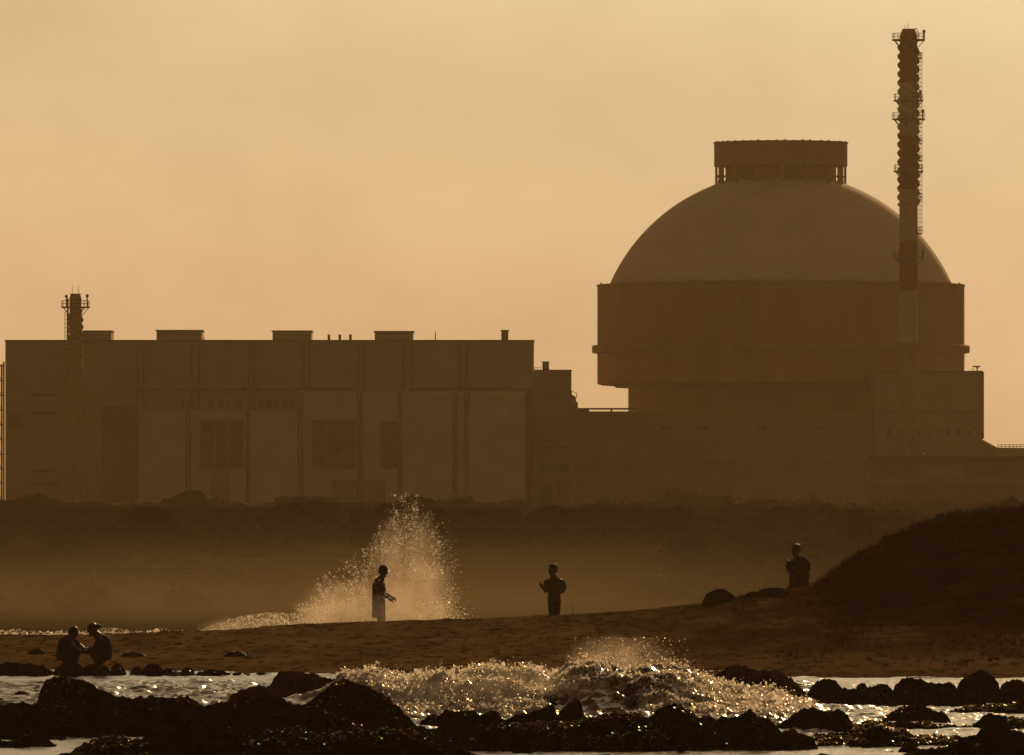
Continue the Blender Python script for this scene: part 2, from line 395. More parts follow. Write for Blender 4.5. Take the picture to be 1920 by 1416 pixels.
water = grid('water', np.concatenate([np.linspace(-500, -20, 40), np.linspace(-17, -12.2, 24), np.linspace(-12.1, 12.1, 330), np.linspace(12.2, 17, 24), np.linspace(20, 500, 40)]),
     np.concatenate([np.linspace(-140, 150, 20), np.linspace(152, 204, 300), np.linspace(204.2, 221, 110), np.linspace(221.3, 262, 210), np.linspace(262.6, 395, 150)]), water_z, M['water'])

# ------------------------------------------------------------------ dune with grass
def mound_fn(outline, d, depth, zb=-.35, amp=.1, freq=1.0, seed=0, pw=2.2, ex=.6, rug=1.0, sm=.06):
    xs = np.array([X(a, d) for a, b in outline]); zs = np.array([Z(b, d) for a, b in outline])
    def f(x, y):
        v = (y - d) / (depth / 2) + fbm(x * freq * .5, y * freq * .3, seed=seed + 3) * .22
        p = sum(np.interp(x + o_ * sm, xs, zs, left=zb, right=zb) for o_ in (-1, -.5, 0, .5, 1)) / 5
        p = p + (fbm(x * 2.6, seed * .37, seed=seed + 21, oct=4, gain=.6) * .10 - .03 + np.round(fbm(x * 1.7, seed * .11, seed=seed + 23, oct=2) * 3) / 3 * .09) * rug * np.clip((p - zb) / .6, 0, 1)
        s = np.clip(1 - np.abs(v) ** pw, 0, 1) ** ex
        h = (p - zb) * s
        rid = 1 - 2 * np.abs(fbm(x * freq, y * freq, h * freq * .5, seed=seed, oct=5, gain=.55))
        n = rid * .6 - .35 + fbm(x * freq * 3.1, y * freq * 2.0, seed=seed + 9, oct=4, gain=.6) * .55
        fine = (1 - 2 * np.abs(fbm(x * 3.3, y * 2.2, seed=seed + 13, oct=4, gain=.6))) * .05 + fbm(x * 11, y * 6, seed=seed + 17, oct=3, gain=.6) * .03
        return zb + h + (n * amp * 1.25 + (fine - .03) * rug * 1.7) * np.clip(h / .3, 0, 1)
    return f, xs[0], xs[-1]
def mound(name, outline, d, depth, m, step=.034, **kw):
    f, x0, x1 = mound_fn(outline, d, depth, **kw)
    nx = int(np.clip((x1 - x0) / step, 24, 300)); ny = int(np.clip(depth / (step * 1.8), 24, 80))
    o = grid(name, np.linspace(x0, x1, nx), d + np.linspace(-1.15, 1.15, ny) * depth / 2, f, m)
    del o['kind']
    c = Vector((float((x0 + x1) / 2), d, 0.0))
    V = np.empty(len(o.data.vertices) * 3, np.float32); o.data.vertices.foreach_get('co', V)
    V = V.reshape(-1, 3) - np.array(c, np.float32); o.data.vertices.foreach_set('co', V.ravel()); o.data.update(); o.location = c
    return o, f, (x0, x1)
DUNE = [(1430, 1130), (1480, 1116), (1520, 1100), (1550, 1082), (1590, 1060), (1640, 1030), (1690, 1006), (1740, 990), (1790, 978), (1850, 968), (1920, 962), (2050, 958), (2300, 970), (2600, 1010), (2800, 1110)]
dux, duz = np.array([X(a, 301) for a, b in DUNE]), np.array([Z(b, 301) for a, b in DUNE])
def dune_f(x, y):
    x = np.asarray(x, float); y = np.asarray(y, float)
    c = np.interp(x, cx_, cz_)
    add = np.maximum(np.interp(x, dux, duz, left=-9) - c, 0)
    hold = sstep(.1, .9, add); base = beach_z(x, y) * (1 - hold) + beach_z(x, np.minimum(y, 300.0)) * hold * (1 - sstep(306, 345, y)) - .5 * sstep(330, 348, y)
    foot = 279 + fbm(x * .22, 3.0, seed=71, oct=3) * 6
    s = np.where(y < 302, np.clip((y - foot) / (302 - foot), 0, 1) ** .9, 1 - sstep(302, 345, y))
    h = add * s
    n = fbm(x * .55, y * .3, seed=73, oct=5) * .5 + fbm(x * 2.4, y * 1.1, seed=75, oct=4) * .22
    patch = fbm(x * .5, y * .16, seed=79, oct=5)
    toe = sstep(1440, 1700, x / (K * 290) + 960) * sstep(252, 282, y) * .10 - .02
    return base - .10 + h + n * .34 * np.clip(h / .8, 0, 1) + toe * (1 + patch * 3.0)
dn = grid('dune', np.linspace(X(1380, 300), 42, 300), np.linspace(253, 350, 170), dune_f, mat('dune_soil', (.055, .030, .013), 1.0, .0, col2=(.016, .0085, .004), scale=.55, bump=.5, bscale=5.))
def blades(pts, name, m, hmin, hmax, wd, per=3, lean=.5):
    V = []; F = []
    for p in pts:
        for j in range(per):
            a = random.random() * 6.283; h = random.uniform(hmin, hmax); b = len(V)
            dx, dy = math.cos(a), math.sin(a); l = random.uniform(.1, lean) * h; q = random.random() * 6.283
            ox, oy = p[0] + random.uniform(-.08, .08), p[1] + random.uniform(-.08, .08)
            V += [(ox - dx * wd, oy - dy * wd, p[2] - .03), (ox + dx * wd, oy + dy * wd, p[2] - .03), (ox + math.cos(q) * l, oy + math.sin(q) * l, p[2] + h)]
            F.append((b, b + 1, b + 2))
    return link(name, np_mesh(name, V, np.array(F), False), m)
gp = []
for _ in range(7500):
    x = random.uniform(X(1500, 300), X(2250, 300)); y = random.uniform(278, 312)
    if vnoise(x * .7, y * .35, 0, 77) + (.5 if y > 294 else .0) < random.uniform(-.4, .9): continue
    gp.append((x, y, float(dune_f(np.array(x), np.array(y)))))
for _ in range(70):          # ragged clumps along the crest and shoulders of the dune
    cx0 = random.uniform(X(1540, 300), X(2150, 300)); cy0 = random.uniform(284, 304)
    for _k in range(26):
        x = cx0 + random.gauss(0, .22); y = cy0 + random.gauss(0, .3); gp.append((x, y, float(dune_f(np.array(x), np.array(y))) + random.uniform(-.03, .16)))
for _ in range(9000):        # sparse tufts straying down on to the sand
    x = random.uniform(X(1380, 290), X(2150, 290)); y = 300 - abs(random.gauss(0, 17))
    if y < 255 or vnoise(x * .6, y * .14, 0, 78) + sstep(1380, 1800, x / (K * 290) + 960) * .5 < random.uniform(.0, 1.0): continue
    gp.append((x, y, float(max(dune_f(np.array(x), np.array(y)), beach_z(np.array(x), np.array(y)))) - .06))
o = blades(gp, 'grass', M['grass'], .08, .26, .022, per=4); tag(o, 'dry tufted grass covering the dark dune', 'grass', kind='stuff')

# ------------------------------------------------------------------ rocks
WEEDPTS = []
def weed_on(f, xr, d, depth, n, top=True, dens=.15):
    """leaf positions on a mound's surface"""
    x = rng.uniform(xr[0], xr[1], n); y = d + rng.uniform(-.55, .35, n) * depth
    z = f(x, y); k = (z > .03) & (fbm(x * 1.1, y * .6, seed=91) > dens)
    WEEDPTS.append(np.stack([x, y, z], -1)[k])
R_GROUP = 'dark wet reef rocks in the shallows'
def base_d(py): return H / ((py - HOR) * K)
def rock(label, outline, base, depth, m='rock', name='reef_rock', weed=0, dens=.15, amp=.1, freq=1.0, **kw):
    d = base_d(base) + depth * .35
    seed = len(bpy.data.objects) * 3 + 100
    o, f, xr = mound(name, outline, d, depth, M[m], amp=amp, freq=freq, seed=seed, **kw)
    tag(o, label, 'rock', R_GROUP)
    if weed: weed_on(f, xr, d, depth, weed, dens=dens)
    return o

rock('long low dark reef along the left edge below the round boulder',
     [(-90, 1340), (-40, 1320), (0, 1318), (40, 1314), (72, 1314), (130, 1312), (200, 1300), (250, 1305), (300, 1309), (340, 1311), (362, 1318), (384, 1328), (420, 1350), (455, 1374), (475, 1386)], 1380, 7, weed=500, dens=.3)
rock('tall rounded boulder rising above the left reef near the squatting pair',
     [(66, 1335), (72, 1308), (84, 1277), (100, 1269), (122, 1267), (144, 1268), (160, 1276), (182, 1290), (205, 1300), (250, 1330)], 1352, 3.2, weed=350, dens=.3, amp=.07, freq=1.6)
rock('small dome of rock at the right end of the left reef',
     [(368, 1350), (380, 1326), (394, 1315), (410, 1312), (428, 1317), (445, 1328), (462, 1345), (480, 1375)], 1378, 3.0, amp=.06, freq=1.8)
rock('broad black reef hump left of the tall peaked rock in the foreground',
     [(330, 1412), (380, 1385), (430, 1352), (448, 1325), (470, 1313), (500, 1305), (530, 1304), (556, 1318), (590, 1325), (640, 1345), (700, 1375), (760, 1405)], 1404, 6, weed=500, dens=.25)
rock('high sloping black rock whose right flank drops to the foaming wave',
     [(540, 1360), (560, 1326), (590, 1309), (615, 1296), (640, 1284), (662, 1280), (690, 1287), (715, 1299), (738, 1312), (752, 1326), (764, 1346), (785, 1368), (810, 1390)], 1390, 5.5, weed=700, dens=.25)
rock('weed covered reef shelf along the bottom left of the foreground',
     [(90, 1425), (140, 1402), (190, 1388), (250, 1381), (300, 1377), (350, 1374), (420, 1368), (520, 1366), (620, 1372), (700, 1374), (760, 1368), (830, 1380), (870, 1400), (900, 1425)], 1428, 6, weed=3200, dens=.10, amp=.08, freq=1.6)
rock('low weedy rock awash in the bottom left corner',
     [(-60, 1400), (-20, 1390), (20, 1388), (55, 1383), (80, 1384), (100, 1392), (112, 1402)], 1402, 2.6, weed=900, dens=.0, amp=.05, freq=2.)
rock('thin flat rock sliver in the left pool',
     [(-30, 1388), (20, 1379), (60, 1377), (100, 1381), (120, 1388)], 1388, 1.5, amp=.03, freq=2., weed=200)
rock('weedy lower reef in the centre foreground under the pointed rocks',
     [(700, 1400), (780, 1372), (850, 1362), (930, 1360), (1010, 1357), (1090, 1352), (1150, 1344), (1200, 1346), (1235, 1352), (1270, 1370), (1290, 1400)], 1408, 6.5, weed=3600, dens=.14, amp=.09, freq=1.5)
rock('low smooth topped rock right of the sloping black rock',
     [(782, 1362), (790, 1352), (806, 1341), (828, 1334), (850, 1333), (874, 1335), (890, 1340), (899, 1348), (905, 1362)], 1366, 2.4, amp=.05, freq=1.8)
rock('small round rock beside the low smooth topped rock',
     [(880, 1362), (890, 1346), (904, 1338), (918, 1336), (932, 1341), (944, 1350), (960, 1364)], 1366, 2.0, amp=.05, freq=2.)
rock('wedge shaped rock rising to the right before the wave',
     [(930, 1364), (950, 1351), (980, 1339), (1008, 1331), (1028, 1324), (1038, 1322), (1043, 1334), (1050, 1362)], 1366, 2.2, amp=.05, freq=1.8, sm=.02, rug=.5)
rock('sharp pyramid shaped rock standing against the wave',
     [(1040, 1362), (1048, 1334), (1058, 1324), (1070, 1316), (1080, 1309), (1088, 1311), (1092, 1328), (1098, 1346), (1104, 1364)], 1366, 1.8, amp=.04, freq=1.8, sm=.02, rug=.5)
rock('wide two humped black rock in the right foreground before the surf',
     [(1195, 1400), (1212, 1362), (1226, 1340), (1244, 1325), (1260, 1321), (1280, 1328), (1308, 1341), (1345, 1347), (1374, 1346), (1388, 1338), (1410, 1334), (1432, 1340), (1452, 1356), (1466, 1372), (1500, 1376), (1524, 1390), (1535, 1408)], 1406, 5.5, weed=1400, dens=.2)
rock('ragged dark rock at the right end of the breaking wave',
     [(1452, 1368), (1466, 1355), (1490, 1341), (1518, 1330), (1545, 1327), (1562, 1333), (1580, 1338), (1594, 1350), (1604, 1370)], 1370, 3, weed=300, amp=.07, freq=1.6)
rock('oblong dark rock amid the green weed on the right',
     [(1650, 1358), (1662, 1342), (1684, 1328), (1708, 1322), (1730, 1324), (1756, 1326), (1770, 1334), (1780, 1350), (1790, 1358)], 1356, 3, amp=.07, freq=1.6, weed=200)
rock('shallow weed covered reef spread across the right shallows',
     [(1440, 1404), (1490, 1388), (1560, 1372), (1600, 1372), (1650, 1360), (1690, 1364), (1740, 1374), (1790, 1382), (1850, 1398)], 1400, 6, weed=6500, dens=-.12, amp=.07, freq=1.8)
rock('thin weedy bar just behind the shallow right reef',
     [(1580, 1366), (1620, 1352), (1680, 1352), (1760, 1357), (1830, 1360), (1900, 1354), (1960, 1356), (1990, 1366)], 1368, 3, weed=3500, dens=-.15, amp=.05, freq=2.)
rock('weed fringed bar near the right edge behind the ragged rock',
     [(1760, 1336), (1800, 1326), (1860, 1322), (1920, 1323), (1960, 1336)], 1337, 2.5, weed=2200, dens=-.15, amp=.05, freq=2.)
rock('small ragged rock near the right edge above the corner mound',
     [(1820, 1366), (1838, 1350), (1856, 1342), (1874, 1340), (1892, 1346), (1912, 1362), (1922, 1370)], 1368, 2.4, amp=.06, freq=1.8)
rock('large black rock mound filling the bottom right corner',
     [(1690, 1424), (1740, 1408), (1775, 1400), (1800, 1386), (1835, 1370), (1862, 1362), (1888, 1364), (1915, 1376), (1960, 1382), (2020, 1420)], 1424, 4.5, weed=400, dens=.3)
rock('flat sliver of rock in the bright water at bottom right',
     [(1650, 1412), (1670, 1404), (1700, 1398), (1724, 1399), (1740, 1408), (1750, 1412)], 1411, 1.6, amp=.03, freq=2.)
rock('low brown rock showing behind the peaked black rock on the left',
     [(496, 1318), (506, 1285), (520, 1268), (542, 1261), (572, 1260), (606, 1266), (650, 1276), (690, 1286), (740, 1312)], 1318, 5, m='rockdry', amp=.08)
rock('flat brown rock at the end of the left channel',
     [(416, 1328), (428, 1306), (446, 1297), (480, 1291), (515, 1288), (545, 1300), (570, 1326)], 1330, 4, m='rockdry', amp=.07)
rock('broad brown whaleback rock right of the breaking wave crest',
     [(1270, 1316), (1300, 1288), (1330, 1272), (1362, 1259), (1405, 1254), (1446, 1256), (1474, 1264), (1498, 1280), (1512, 1298), (1522, 1318)], 1316, 5.5, m='rockdry', amp=.08)
rock('squat rock breaking the foam left of the wave middle',
     [(804, 1296), (814, 1280), (826, 1269), (840, 1268), (852, 1276), (860, 1294)], 1300, 1.6, amp=.04, freq=2.)
rock('little rock capped by spray behind the wave crest',
     [(1150, 1276), (1160, 1258), (1176, 1250), (1192, 1252), (1204, 1264), (1212, 1278)], 1284, 1.6, amp=.04, freq=2.)
for _ in range(34):
    px, py = random.choice([(random.uniform(-20, 330), random.uniform(1379, 1402)), (random.uniform(1500, 1930), random.uniform(1328, 1404)), (random.uniform(1500, 1930), random.uniform(1330, 1404)), (random.uniform(-20, 420), random.uniform(1285, 1308)), (random.uniform(840, 1700), random.uniform(1408, 1425))])
    wd, hh = random.uniform(12, 44), random.uniform(6, 13)
    o = rock('small dark stone barely breaking the surface of the shallow water', [(px - wd * .62, py + 4), (px - wd * .45, py - hh * random.uniform(.3, .8)), (px - wd * .1, py - hh), (px + wd * .25, py - hh * random.uniform(.5, 1)), (px + wd * .5, py - hh * .2), (px + wd * .62, py + 4)], py, random.uniform(.5, 1.2), name='stone', amp=.03, freq=2.5, rug=.5, zb=-.12, sm=.03)
    o['group'] = 'small stones awash in the shallows'
# boulder row on the right shore
RR = [((1508, 1544, 1590, 1272), 'long low boulder at the left end of the right boulder row'),
      ((1562, 1584, 1606, 1277), 'smallest boulder between two larger ones in the right row'),
      ((1592, 1616, 1640, 1270), 'flat topped boulder in the right row'),
      ((1628, 1655, 1682, 1265), 'round shouldered boulder left of the wide ridge in the right row'),
      ((1668, 1712, 1758, 1262), 'wide ridge of rock in the middle of the right row'),
      ((1744, 1772, 1802, 1264), 'even domed boulder beside the biggest boulder of the right row'),
      ((1786, 1845, 1880, 1249), 'biggest boulder of the right row rising above the rest'),
      ((1866, 1900, 1945, 1264), 'boulder at the right picture edge beside the biggest one')]
for (a, c, b, t), lab in RR:
    hgt = (1316 - t) * (1 if 'biggest' in lab and 'beside' not in lab else random.uniform(.74, .98)); q = [random.uniform(.55, .95) for _ in range(4)]; e = [random.uniform(-5, 5) for _ in range(4)]
    rock(lab, [(a - 8, 1322), (a - 2, 1316 - hgt * .35), (a + (c - a) * .3 + e[0], 1316 - hgt * q[0]), (c - 8 + e[1], 1316 - hgt * .97), (c + 8 + e[2], 1316 - hgt), (b - (b - c) * .35 + e[3], 1316 - hgt * q[1]), (b + 2, 1316 - hgt * .35), (b + 10, 1322)], 1318 + random.uniform(-3, 3), 3.2, name='boulder', amp=.08, freq=1.4, rug=.8, sm=.22)
for (a, b, t, bs), lab in [((1528, 1722, 1289, 1324), 'low rock shelf before the left half of the right row'), ((1668, 1812, 1284, 1322), 'low rock shelf before the right half of the right row'), ((1772, 1960, 1288, 1324), 'low dark shelf beneath the biggest right boulder')]:
    rock(lab, [(a, bs), (a + 20, (t + bs) / 2), (a + (b - a) * .4, t), (a + (b - a) * .75, t + 3), (b - 8, (t + bs) / 2), (b, bs)], bs, 3, amp=.06, freq=1.6)
# rock row along the left shore
LR = [((-30, 40, 104, 1243), 'wide low rock at the far left of the shore row'),
      ((98, 128, 162, 1240), 'rock under the left squatting person'),
      ((150, 178, 214, 1246), 'rock under the right squatting person'),
      ((206, 219, 238, 1243), 'pointed stone just right of the squatting pair'),
      ((242, 256, 270, 1250), 'little stone with a bright wet edge in the shore row'),
      ((264, 288, 308, 1241), 'blocky stone tallest in the left shore row'),
      ((300, 318, 340, 1252), 'low stone right of the blocky stone'),
      ((332, 352, 366, 1253), 'pointed wet stone midway along the shore row'),
      ((362, 395, 434, 1253), 'long flat stone in the shore row'),
      ((434, 444, 455, 1258), 'round pebble sized stone near the row end'),
      ((452, 461, 472, 1261), 'squat pebble sized stone near the row end'),
      ((466, 490, 508, 1260), 'last stone of the left shore row')]
for (a, c, b, t), lab in LR:
    rock(lab, [(a - 3, 1276), (a, 1264), (a + (c - a) * .4, t + 5), (c, t), (b - (b - c) * .4, t + 4), (b, 1264), (b + 3, 1276)], 1268, 2.6, name='stone', amp=.05, freq=2.2, rug=.6)

# boulders on the beach ridge
def blob(name, label, px, py, wpx, hpx, d, m, cat='boulder', group=None, seed=0, z=None, rough=.12):
    """rounded stone with an uneven surface, sunk a little into the sand"""
    rx, rz = wpx * K * d / 2, hpx * K * d
    n, mm = 36, 22; V = []; F = []
    th = np.linspace(0, 2 * np.pi, n, endpoint=False); ph = np.linspace(0, np.pi, mm)
    T, Pp = np.meshgrid(th, ph)
    ux, uy, uz = np.sin(Pp) * np.cos(T), np.sin(Pp) * np.sin(T), -np.cos(Pp)
    r = 1 + fbm(ux * 1.4 + seed, uy * 1.4, uz * 1.4, seed=seed, oct=5) * rough * 2
    V = np.stack([ux * r * rx, uy * r * rx * .9, uz * r * rz * np.where(uz > 0, .8, .35)], -1).reshape(-1, 3)
    i = (np.arange(mm - 1)[:, None] * n + np.arange(n)[None, :]).ravel(); j = (np.arange(mm - 1)[:, None] * n + (np.arange(n)[None, :] + 1) % n).ravel()
    F = np.stack([i, j, j + n, i + n], -1)
    o = link(name, np_mesh(name, V, F), M[m]); o.location = (X(px, d), d, (Z(py, d) if z is None else z) + rz * .2)
    return tag(o, label, cat, group)
blob('boulder', 'large smooth boulder on the beach ridge left of the dune', 1349, 1140, 66, 36, 299, 'rockdry', seed=3, rough=.08)
blob('boulder', 'small boulder between the large ridge boulder and the dune', 1412, 1123, 26, 14, 299, 'rockdry', seed=4)
blob('boulder', 'low flat boulder at the foot of the dune beside the standing person', 1452, 1117, 60, 16, 299, 'rockdry', seed=9)
WEEDG = 'dark seaweed heaps washed up on the sand'
for (px, py, wd, hh), lab in [((68, 1227, 32, 11), 'dark seaweed heap on the sand left of the squatting pair'), ((252, 1231, 44, 11), 'seaweed heap on the sand right of the squatting pair'),
                              ((442, 1230, 38, 10), 'seaweed heap on the sand above the last shore stones'), ((333, 1209, 24, 6), 'small seaweed scrap high on the sand between two heaps'),
                              ((840, 1256, 22, 9), 'small seaweed lump on the sand above the squat foam rock'), ((946, 1252, 26, 10), 'seaweed lump on the sand behind the wave middle')]:
    p = on_beach(px, py); blob('seaweed_heap', lab, px, py, wd, hh, p.y, 'weedlump', 'seaweed', WEEDG, seed=int(px), z=p.z - .04, rough=.3)
for (px, py, wd, hh), lab in [((1857, 1240, 9, 6), 'pebble on the sand right of the driftwood stick'), ((1870, 1238, 8, 6), 'second pebble beyond the driftwood stick, nearer the picture edge'), ((1630, 1237, 10, 4), 'lone dark pebble on the right sand')]:
    p = on_beach(px, py); blob('pebble', lab, px, py, wd, hh, p.y, 'rockdry', 'pebble', 'pebbles on the right sand', seed=int(px), z=p.z)
p = on_beach(1815, 1242)
mb = MB(); a = p + Vector((-.17, .05, .03)); b = p + Vector((.0, 0, .045)); c = p + Vector((.18, -.03, .06)); mb.tube(a, b, .018, .03, 7); mb.tube(b, c, .03, .02, 7); mb.tube(b, b + Vector((.05, .02, .07)), .014, .006, 5)
o = mb.build('driftwood', M['wood'], smooth=True); tag(o, 'dark driftwood stick lying on the right sand', 'driftwood')
# thin stick standing in the sand by the man
mb = MB(); p = P(1073, 1155, 299.8); mb.tube(p + Vector((0, 0, -.1)), p + Vector((.03, 0, .42)), .010, .006, 5)
o = mb.build('stick', M['wood'], smooth=True); tag(o, 'thin stick upright in the sand right of the standing man', 'stick')

# seaweed leaves
Wp = np.concatenate(WEEDPTS); n = len(Wp)
a = rng.uniform(0, 6.283, (n, 3)); sz = rng.uniform(.015, .042, (n, 1))
d1 = np.stack([np.cos(a[:, 0]), np.sin(a[:, 0]), rng.uniform(-.25, .5, n)], -1) * sz
d2 = np.stack([np.cos(a[:, 0] + 1.6), np.sin(a[:, 0] + 1.6), rng.uniform(-.25, .5, n)], -1) * sz * .55
c = Wp + np.stack([rng.normal(0, .03, n), rng.normal(0, .05, n), rng.uniform(.0, .03, n)], -1)
V = np.stack([c - d1, c + d2, c + d1, c - d2], 1).reshape(-1, 3); F = np.arange(4 * n).reshape(-1, 4)
o = link('seaweed', np_mesh('seaweed', V, F, False), M['weed']); tag(o, 'yellow green seaweed fringing the foreground rocks', 'seaweed', kind='stuff')

# ------------------------------------------------------------------ foam and spray
OCT_V = np.array([(1, 0, 0), (-1, 0, 0), (0, 1, 0), (0, -1, 0), (0, 0, 1), (0, 0, -1)], float)
OCT_V = np.array([(1, 0, 0), (0, 1, 0), (-1, 0, 0), (0, -1, 0), (0, 0, .6)], float)
OCT_F = np.array([(0, 1, 4), (1, 2, 4), (2, 3, 4), (3, 0, 4)])
def drops(name, C, R, m, label, cat, stretch=None):
    C = np.asarray(C); R = np.asarray(R); n = len(C)
    Q = rng.normal(size=(n, 4)); Q /= np.linalg.norm(Q, axis=1, keepdims=True); q0, q1, q2, q3 = Q.T
    RM = np.stack([np.stack([1 - 2 * (q2 * q2 + q3 * q3), 2 * (q1 * q2 - q0 * q3), 2 * (q1 * q3 + q0 * q2)], -1), np.stack([2 * (q1 * q2 + q0 * q3), 1 - 2 * (q1 * q1 + q3 * q3), 2 * (q2 * q3 - q0 * q1)], -1),
                   np.stack([2 * (q1 * q3 - q0 * q2), 2 * (q2 * q3 + q0 * q1), 1 - 2 * (q1 * q1 + q2 * q2)], -1)], 1)
    S = np.einsum('nij,kj->nki', RM, OCT_V) * R[:, None, None]
    if stretch is not None: S = S * (1 + rng.uniform(-.4, .9, (n, 1, 3)) * stretch)
    V = (C[:, None] + S).reshape(-1, 3); F = (OCT_F[None] + np.arange(n)[:, None, None] * 5).reshape(-1, 3)
    o = link(name, np_mesh(name, V, F, True), m); return tag(o, label, cat, kind='stuff')
# on the breaking wave
n = 130000
x = rng.uniform(X(630, DW), X(1520, DW), n); t = rng.beta(.9, 1.5, n); y = DW + .8 - t * 7.0
pxs = x / (K * DW) + 960
mask = fbm(x * .9, y * .5, seed=61, oct=4)
dens = np.interp(pxs, [630, 660, 740, 800, 1010, 1060, 1090, 1290, 1330, 1460, 1520], [.1, .25, .6, .95, .95, .55, .30, .32, .75, .95, .5])
dens = np.maximum(dens, np.where(t < .16, .85, 0))
keep = (mask + .55 * (dens * 2 - 1) + rng.normal(0, .12, n)) > .0
x, y, t = x[keep], y[keep], t[keep]; n = len(x)
z = water_z(x, y) + rng.gamma(1.0, 1.0, n) * np.interp(x / (K * DW) + 960, [1020, 1070, 1280, 1330], [.045, .014, .014, .038])
drops('wave_foam', np.stack([x, y, z], -1), np.clip(rng.gamma(1.6, .0098, n), .005, .055), M['foam'], 'bubbling white foam over the breaking wave', 'foam', stretch=.6)
fx, fy = np.linspace(X(610, DW), X(1530, DW), 420), np.linspace(DW - 7.5, DW + 2.5, 90)
GX, GY = np.meshgrid(fx, fy); GT = (DW + .8 - GY) / 7.0; PX = GX / (K * DW) + 960
dn2 = np.interp(PX, [630, 660, 740, 800, 1010, 1060, 1090, 1290, 1330, 1460, 1520], [.0, .2, .6, 1, 1, .45, .15, .2, .75, 1, .4]); dn2 = np.maximum(dn2, np.where(GT < .2, .8, 0))
FM = fbm(GX * 1.4 + GY * .3, GY * .9, seed=67, oct=5, gain=.6) + .5 * (dn2 * 2 - 1)
GZZ = water_z(GX, GY) + .025 + np.clip(FM, 0, .5) * .05 + np.abs(fbm(GX * 5, GY * 3, seed=69, oct=3)) * .05
V = np.stack([GX, GY, GZZ], -1).reshape(-1, 3); q = (np.arange(419)[None, :] + np.arange(89)[:, None] * 420).ravel(); F = np.stack([q, q + 1, q + 421, q + 420], -1)
F = F[(FM.ravel()[F] > .02).all(1)]
o = link('foam_sheet', np_mesh('foam_sheet', V, F), M['foam']); tag(o, 'pale broken sheet of foam sliding down the breaking wave', 'foam', kind='stuff')
# spray flying off the wave crest
xs_, zs_, ys_, rs_ = [], [], [], []
def puff(px0, px1, py0, py1, d, n, top_bias=1.6, r=.010, dd=1.5):
    """droplets thrown up from the line (px0,py0)-(px1,py0) to about py1"""
    for _ in range(n):
        px = random.triangular(px0, px1, (px0 + px1) / 2); hh = random.random() ** top_bias
        py = py0 + (py1 - py0) * hh; q = d + random.gauss(0, dd)
        v = P(px, py, q); xs_.append(v.x); ys_.append(q); zs_.append(v.z); rs_.append(min(r * random.gammavariate(2, .5), r * 3.2))
puff(1055, 1300, 1262, 1195, 214, 2600, 1.8, .007)
puff(1060, 1180, 1262, 1222, 214, 900, 1.2, .010)
puff(1200, 1320, 1272, 1235, 214, 700, 1.2, .010)
puff(640, 780, 1272, 1245, 213, 260, 2.2, .008)
puff(880, 1040, 1266, 1240, 213, 350, 2.0, .008)
puff(1380, 1500, 1310, 1285, 212, 260, 2.0, .008)
drops('wave_spray', np.stack([xs_, ys_, zs_], -1), rs_, M['foam'], 'fine spray thrown off the breaking wave crest', 'spray', stretch=.5)
# the tall splash behind the beach ridge
xs_, zs_, ys_, rs_ = [], [], [], []
SPL = [(565, 1168, 1120), (600, 1168, 1085), (640, 1168, 1060), (680, 1168, 1045), (700, 1168, 1015), (725, 1168, 965), (750, 1168, 930), (768, 1168, 926), (790, 1168, 955), (815, 1168, 970), (835, 1168, 1010), (845, 1168, 1090), (852, 1168, 1140)]
sx = [a for a, b, c in SPL]; st = [c for a, b, c in SPL]
cnt = 0
while cnt < 17000:
    px = random.uniform(562, 855); top = np.interp(px, sx, st); hh = min(1.1, random.random() ** 1.15 + abs(random.gauss(0, .05)))
    py = 1170 + (top - 1170) * hh
    lum = float(vnoise(px * .028, py * .028, 0, 63)) * .6 + float(vnoise(px * .09, py * .09, 0, 64)) * .4
    wgt = (1 - .9 * hh ** .8) * (.9 + 2.2 * lum)
    if px > 700 and py < 1060: wgt *= .8 + .5 * (abs(px - (752 + (1060 - py) * .02)) < 26)
    if random.random() > wgt: continue
    px += random.gauss(0, 7 if px < 790 else 15)
    q = 311.8 + random.gauss(0, 1.5); v = P(px, py, q)
    xs_.append(v.x); ys_.append(q); zs_.append(v.z); rs_.append(min(.0085 * random.gammavariate(1.5, .6), .042)); cnt += 1
for _ in range(420):        # strings of drops thrown outwards along falling arcs
    px = random.triangular(590, 850, 740); ap = 1168 - (1168 - np.interp(px, sx, st)) * random.uniform(.25, 1.05); vx = (px - 715) * random.uniform(.05, .5) + random.gauss(0, 14); q = 311.5 + random.gauss(0, 1.3)
    t0 = random.uniform(.45, .8); t1 = t0 + random.uniform(.12, .4); r0 = random.uniform(.006, .016)
    for k_ in range(random.randint(8, 26)):
        t = t0 + (t1 - t0) * random.random(); hx = px + vx * (t - .6) + random.gauss(0, 1.6); hy = 1168 - (1168 - ap) * (1 - (1 - t) ** 2) + random.gauss(0, 1.6)
        v = P(hx, hy, q); xs_.append(v.x); ys_.append(q + random.gauss(0, .05)); zs_.append(v.z); rs_.append(r0 * random.uniform(.5, 1.5))
for _ in range(6500):       # low trail of spray to the left
    px = random.triangular(370, 600, 520); top = np.interp(px, [380, 440, 500, 560], [1178, 1158, 1148, 1150]); py = 1182 + (top - 1182) * random.random() ** 1.5
    q = 316 + random.gauss(0, 1.0); v = P(px, py, q); xs_.append(v.x); ys_.append(q); zs_.append(v.z); rs_.append(min(.011 * random.gammavariate(1.6, .55), .045))
for _ in range(2400):       # broken surf line beyond the left end of the ridge
    px = random.uniform(-60, 560); d0 = 322 + random.gauss(0, 2.5); xx = X(px, d0)
    py = 1192 - random.random() ** 2 * 9 - 6 * max(0, float(vnoise(px * .03, 0, 0, 8)))
    v = P(px, py, d0); xs_.append(v.x); ys_.append(d0); zs_.append(v.z); rs_.append(min(.020 * random.gammavariate(2.2, .45), .05))
